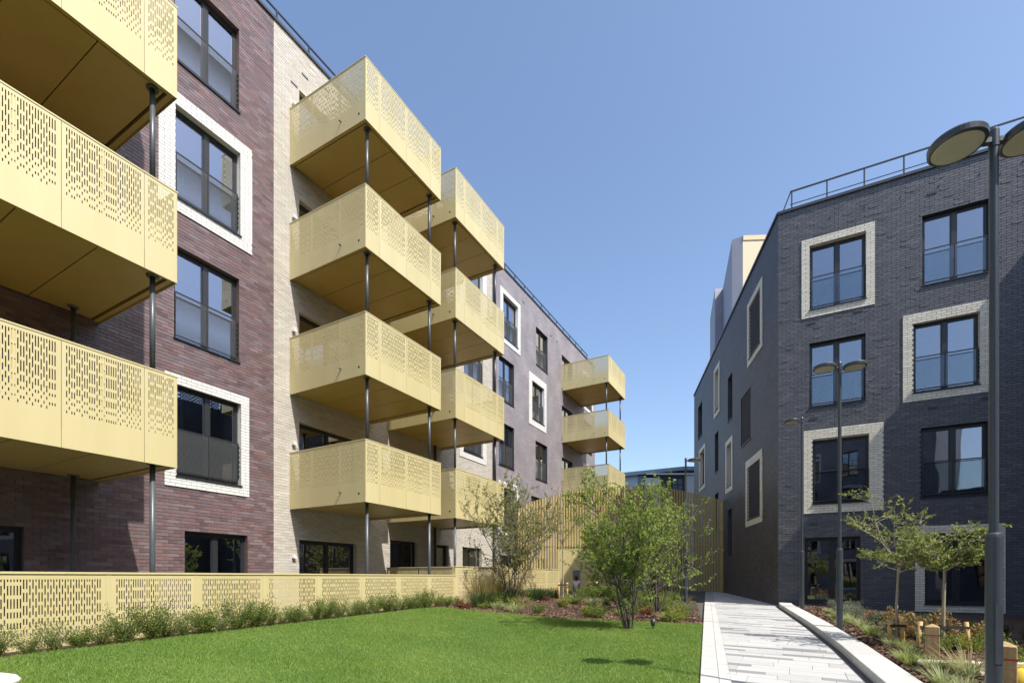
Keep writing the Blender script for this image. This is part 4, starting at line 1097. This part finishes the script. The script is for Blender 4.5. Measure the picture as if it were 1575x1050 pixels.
# yellow folded plastic sack
m_ = MB(); m_.lathe([(.05, 0), (.15, .03), (.17, .12), (.14, .22), (.09, .27), (.03, .28)], 14)
o = m_.mesh('yellow_sack', 'yellow_plastic', True)
for v in o.vertices:
    q = math.sin(v.co.x*31+v.co.z*17)*math.cos(v.co.y*27+v.co.z*9); v.co.x *= 1+.22*q; v.co.y *= .8-.2*q; v.co.z *= 1+.12*math.sin(v.co.x*40)
tag(obj('plastic_sack', o, None, (5.05, 4.85, zg(5.05, 4.85))), 'crumpled yellow plastic sack on the ground behind the timber bollard', 'sack')
# white stone
m_ = MB(); m_.lathe([(.20, -.05), (.24, .01), (.245, .04), (.21, .08), (.12, .11), (.02, .118)], 28)
tag(obj('white_stone', m_.mesh('white_stone', 'white_stone', True), None, (-5.30, 5.0, zg(-5.30, 5.0))), 'smooth white rounded stone seat on the lawn', 'stone seat')
# uplights in the bed
for x, y, lab in ((2.95, 10.35, 'small dark spike uplight beside the bushy tree on the lawn'), (2.35, 18.4, 'small dark spike uplight beside the thin staked tree')):
    t_ = thing('garden_uplight', lab, 'garden light', (x, y, zg(x, y)))
    m_ = MB(); m_.lathe([(.012, -.05), (.014, .08)], 8); obj('spike', m_.mesh('spike', 'pipe_dark'), t_)
    m_ = MB(); m_.lathe([(.03, .08), (.045, .10), (.055, .22), (.05, .22), (.04, .2)], 14); obj('lamp_body', m_.mesh('lamp_body', 'pipe_dark', True), t_)

# ------------------------------------------------------------------ beyond the gate
ZS = -1.58
# tall zig-zag block
TB = thing('tower_block', 'tall mauve and tan clad block with a zigzag side rising behind the slate building', 'building', (21, 45, ZS))
K = np.array([21, 45.]); p1 = np.array([20.25, 45.53]); q_ = np.array([.302, .953]); p2 = p1+q_*8.05; p3 = p2+np.array([-.84, .05]); p4 = p3+q_*6.5; kr = K+np.array([9., -.45]); kb = kr+q_*16
def wall_seg(a, b, z0, z1, m, name, th=.3):
    m_ = MB(); a = a-K; b = b-K; m_.quad((a[0],a[1],z0),(b[0],b[1],z0),(b[0],b[1],z1),(a[0],a[1],z1)); return obj(name, m_.mesh(name, m), TB)
ZT = 31.0-ZS
for a, b, m in ((p4, p3, 'clad_mauve'), (p3, p2, 'clad_mauve'), (p2, p1, 'clad_mauve'), (p1, K, 'clad_mauve'), (K, kr, 'clad_tan'), (kr, kb, 'clad_tan'), (kb, p4, 'clad_mauve')): wall_seg(a, b, 0, ZT-.0, m, 'cladding_wall')
m_ = MB(); m_.add([(*(p-K), ZT) for p in (K, kr, kb, p4, p3, p2, p1)], [(0,1,2,3,4,5,6)]); obj('roof', m_.mesh('roof', 'roofing'), TB)
m_ = MB(); m_.box(.02, 9, -.06, -.005, ZT-.42, ZT); o = obj('cornice_band', m_.mesh('cornice_band', 'clad_tan_dark'), TB); o.rotation_euler = (0, 0, math.atan2(-.45, 9))
m_ = MB(); m_.box(3.55, 3.62, -.32, -.22, ZT-28, ZT+.1)
for k in range(12): m_.box(3.5, 3.67, -.34, -.2, ZT-2-k*2.4, ZT-1.85-k*2.4)
obj('downpipe', m_.mesh('downpipe', 'vent'), TB)
# low far building with sloping fascia
FB = thing('far_building', 'low white and pale blue building with a blue-grey sloping roof edge across the street', 'building', (14.2, 62, ZS))
def fbx(name, x0, x1, z0, z1, m, y0=0, y1=.3):
    m_ = MB(); m_.box(x0, x1, y0, y1, z0-ZS, z1-ZS); return obj(name, m_.mesh(name, m), FB)
def fX(px): return (px-787.5)/761*62-14.2
def fZ(py): return (887-py)/761*62
fbx('blue_wall', fX(900), fX(981.5), fZ(752), fZ(727), 'far_blue', .1, 8); fbx('teal_panel', fX(981.6), fX(990), fZ(748), fZ(731), 'far_teal', .05, 8)
fbx('brick_base', fX(900), fX(990), ZS, fZ(752.2), 'far_brick', .0, 8)
fbx('white_wall', fX(992), fX(1014), ZS, fZ(735), 'far_white', -.30, 8); fbx('dark_wall', fX(1014.2), fX(1055.5), ZS, fZ(728), 'far_dark', -.1, 8); fbx('white_wall', fX(1055.7), fX(1120), ZS, fZ(731), 'far_white', -.28, 8)
wn = fbx('window', fX(1033), fX(1049), fZ(755), fZ(736), 'frame_dark', -.2, -.11)
for a, b in ((1033.7, 1040.3), (1041.7, 1048.3)):
    for c, d in ((754, 746), (745, 737)):
        m_ = MB(); m_.box(fX(a), fX(b), -.24, -.205, fZ(c)-ZS, fZ(d)-ZS); obj('pane', m_.mesh('pane', 'window_glass'), wn)
m_ = MB(); y0, y1 = -.45, 9
def sl(px): return fZ(727-(px-962)*9/88) if px < 1050 else fZ(718)
prof = [(900, 0), (1050, 0), (1130, 0)]
tp = [(fX(p), sl(p)-ZS) for p, _ in prof]
vs_ = [(x, y0, z) for x, z in tp]+[(x, y0, z-.45) for x, z in tp][::-1]; n = len(vs_)
m_.add(vs_+[(x, y1, z) for x, y, z in vs_], [tuple(range(n))[::-1], tuple(range(n, 2*n))]+[(i, (i+1) % n, (i+1) % n+n, i+n) for i in range(n)])
obj('roof', m_.mesh('roof', 'far_fascia'), FB)
fbx('canopy_edge', fX(992), fX(1120), fZ(731), fZ(728.7), 'far_white', -.62, -.47)
# street side block closing the view to the left behind the gate
BBk = thing('far_block', 'plain red brick building across the street behind the balconies', 'building', (2.0, 58, ZS))
m_ = MB(); m_.box(-12, 6.5, 0, 8, 0, 6.2); obj('wall', m_.mesh('wall', 'far_brick'), BBk)
m_ = MB(); m_.box(-12.2, 6.7, -.2, 8.2, 6.205, 6.5); obj('roof', m_.mesh('roof', 'far_fascia'), BBk)
# parked car
CAR = thing('parked_car', 'silver car parked in the street beyond the open part of the gate', 'car', (7.6, 33.0, ZS), R(4))
prof = [(-2.1, .35), (-2.12, .75), (-1.85, .92), (-1.0, 1.0), (-.35, 1.42), (1.0, 1.45), (1.65, 1.02), (2.05, .92), (2.1, .4)]
m_ = MB(); n = len(prof); hw = .86
def wd(z): return hw if z < 1.02 else hw-.20*(z-1.02)/.43
vs_ = [(x, -wd(z), z) for x, z in prof]+[(x, wd(z), z) for x, z in prof]
m_.add(vs_, [tuple(range(n)), tuple(range(n, 2*n))[::-1]]+[(i, i+n, (i+1) % n+n, (i+1) % n) for i in range(n)])
bevel(obj('body', m_.mesh('body', 'car_paint'), CAR), .05, 2)
def cg(pts):
    q = MB(); q.add(pts, [tuple(range(len(pts)))]); return q
for s_ in (-1, 1):
    y = s_*(hw+.004); yt = s_*(hw-.17)
    for xa, xb, xc, xd in ((-.78, .3, .26, -.3), (.38, 1.45, .95, .34)):
        p_ = [(xa, y, 1.05), (xb, y, 1.05), (xc, yt, 1.38), (xd, yt, 1.38)]
        obj('side_window', cg(p_ if s_ < 0 else p_[::-1]).mesh('side_window', 'window_glass'), CAR)
obj('windscreen', cg([(-.99, -.75, 1.03), (-.37, -.62, 1.41), (-.37, .62, 1.41), (-.99, .75, 1.03)]).mesh('windscreen', 'window_glass'), CAR, (-.012, 0, .012))
def wh():
    q = MB(); q.tube([(0, -.1, 0), (0, .1, 0)], .32, 20); return q
def rim():
    q = MB(); q.tube([(0, -.108, 0), (0, .108, 0)], .2, 14); return q
for x in (-1.3, 1.3):
    for y in (-.8, .8):
        w_ = obj('wheel', cached(('wheel',), wh, 'tyre'), CAR, (x, y, .32)); obj('rim', cached(('rim',), rim, 'car_paint'), w_)
for y in (-.6, .6): q = MB(); q.box(-2.135, -2.08, y-.16, y+.16, .62, .76); obj('headlight', q.mesh('headlight', 'fitting_white'), CAR)
# person in the street, seen through the gate door
PE = thing('person', 'person in a white top and blue jeans walking in the street beyond the gate', 'person', (3.84, 29.5, zg(3.84, 29.5)-.05), R(170))
def skinned(name, pts, edges, radii, m, parent):
    me = bpy.data.meshes.new(name); me.from_pydata(pts, edges, []); me.materials.append(M[m]); o = obj(name, me, parent)
    md = o.modifiers.new('skin', 'SKIN'); me.skin_vertices.new() if not me.skin_vertices else None
    for i, r in enumerate(radii): me.skin_vertices[0].data[i].radius = (r[0], r[1]) if isinstance(r, tuple) else (r, r)
    me.skin_vertices[0].data[0].use_root = True
    ss = o.modifiers.new('sub', 'SUBSURF'); ss.levels = 2; ss.render_levels = 2; return o
bp = [(0,0,.92),(0,0,1.12),(0,.0,1.32),(0,0,1.43),(0,-.01,1.52),(0,-.02,1.60),(.16,0,1.36),(.22,.03,1.1),(.21,-.08,.88),(.20,-.11,.78),(-.16,0,1.36),(-.23,.0,1.1),(-.22,.10,.88),(-.21,.12,.78),(.09,0,.86),(.10,-.10,.48),(.10,-.02,.08),(.10,-.14,.04),(-.09,0,.86),(-.10,.08,.48),(-.10,.20,.10),(-.10,.10,.04)]
be = [(0,1),(1,2),(2,3),(3,4),(4,5),(2,6),(6,7),(7,8),(8,9),(2,10),(10,11),(11,12),(12,13),(0,14),(14,15),(15,16),(16,17),(0,18),(18,19),(19,20),(20,21)]
br_ = [(.15,.11),(.13,.10),(.15,.10),.06,.085,.09,.06,.045,.035,.035,.06,.045,.035,.035,.085,.06,.042,.04,.085,.06,.042,.04]
body = skinned('body', bp, be, br_, 'skin', PE)
skinned('top', [(0,0,.93),(0,0,1.14),(0,0,1.35),(.17,0,1.35),(.225,.03,1.12),(-.17,0,1.35),(-.235,0,1.12)], [(0,1),(1,2),(2,3),(3,4),(2,5),(5,6)], [(.165,.125),(.145,.115),(.16,.115),.07,.058,.07,.058], 'cloth_white', PE)
skinned('trousers', [(0,0,.95),(.09,0,.86),(.10,-.10,.48),(.10,-.03,.12),(-.09,0,.86),(-.10,.08,.48),(-.10,.19,.13)], [(0,1),(1,2),(2,3),(0,4),(4,5),(5,6)], [(.16,.12),.098,.072,.056,.098,.072,.056], 'denim', PE)
m_ = MB(); m_.lathe([(.03, -.16), (.085, -.12), (.105, 0), (.09, .07), (.03, .105)], 14); obj('hair', m_.mesh('hair', 'hair', True), PE, (0, .02, 1.60))
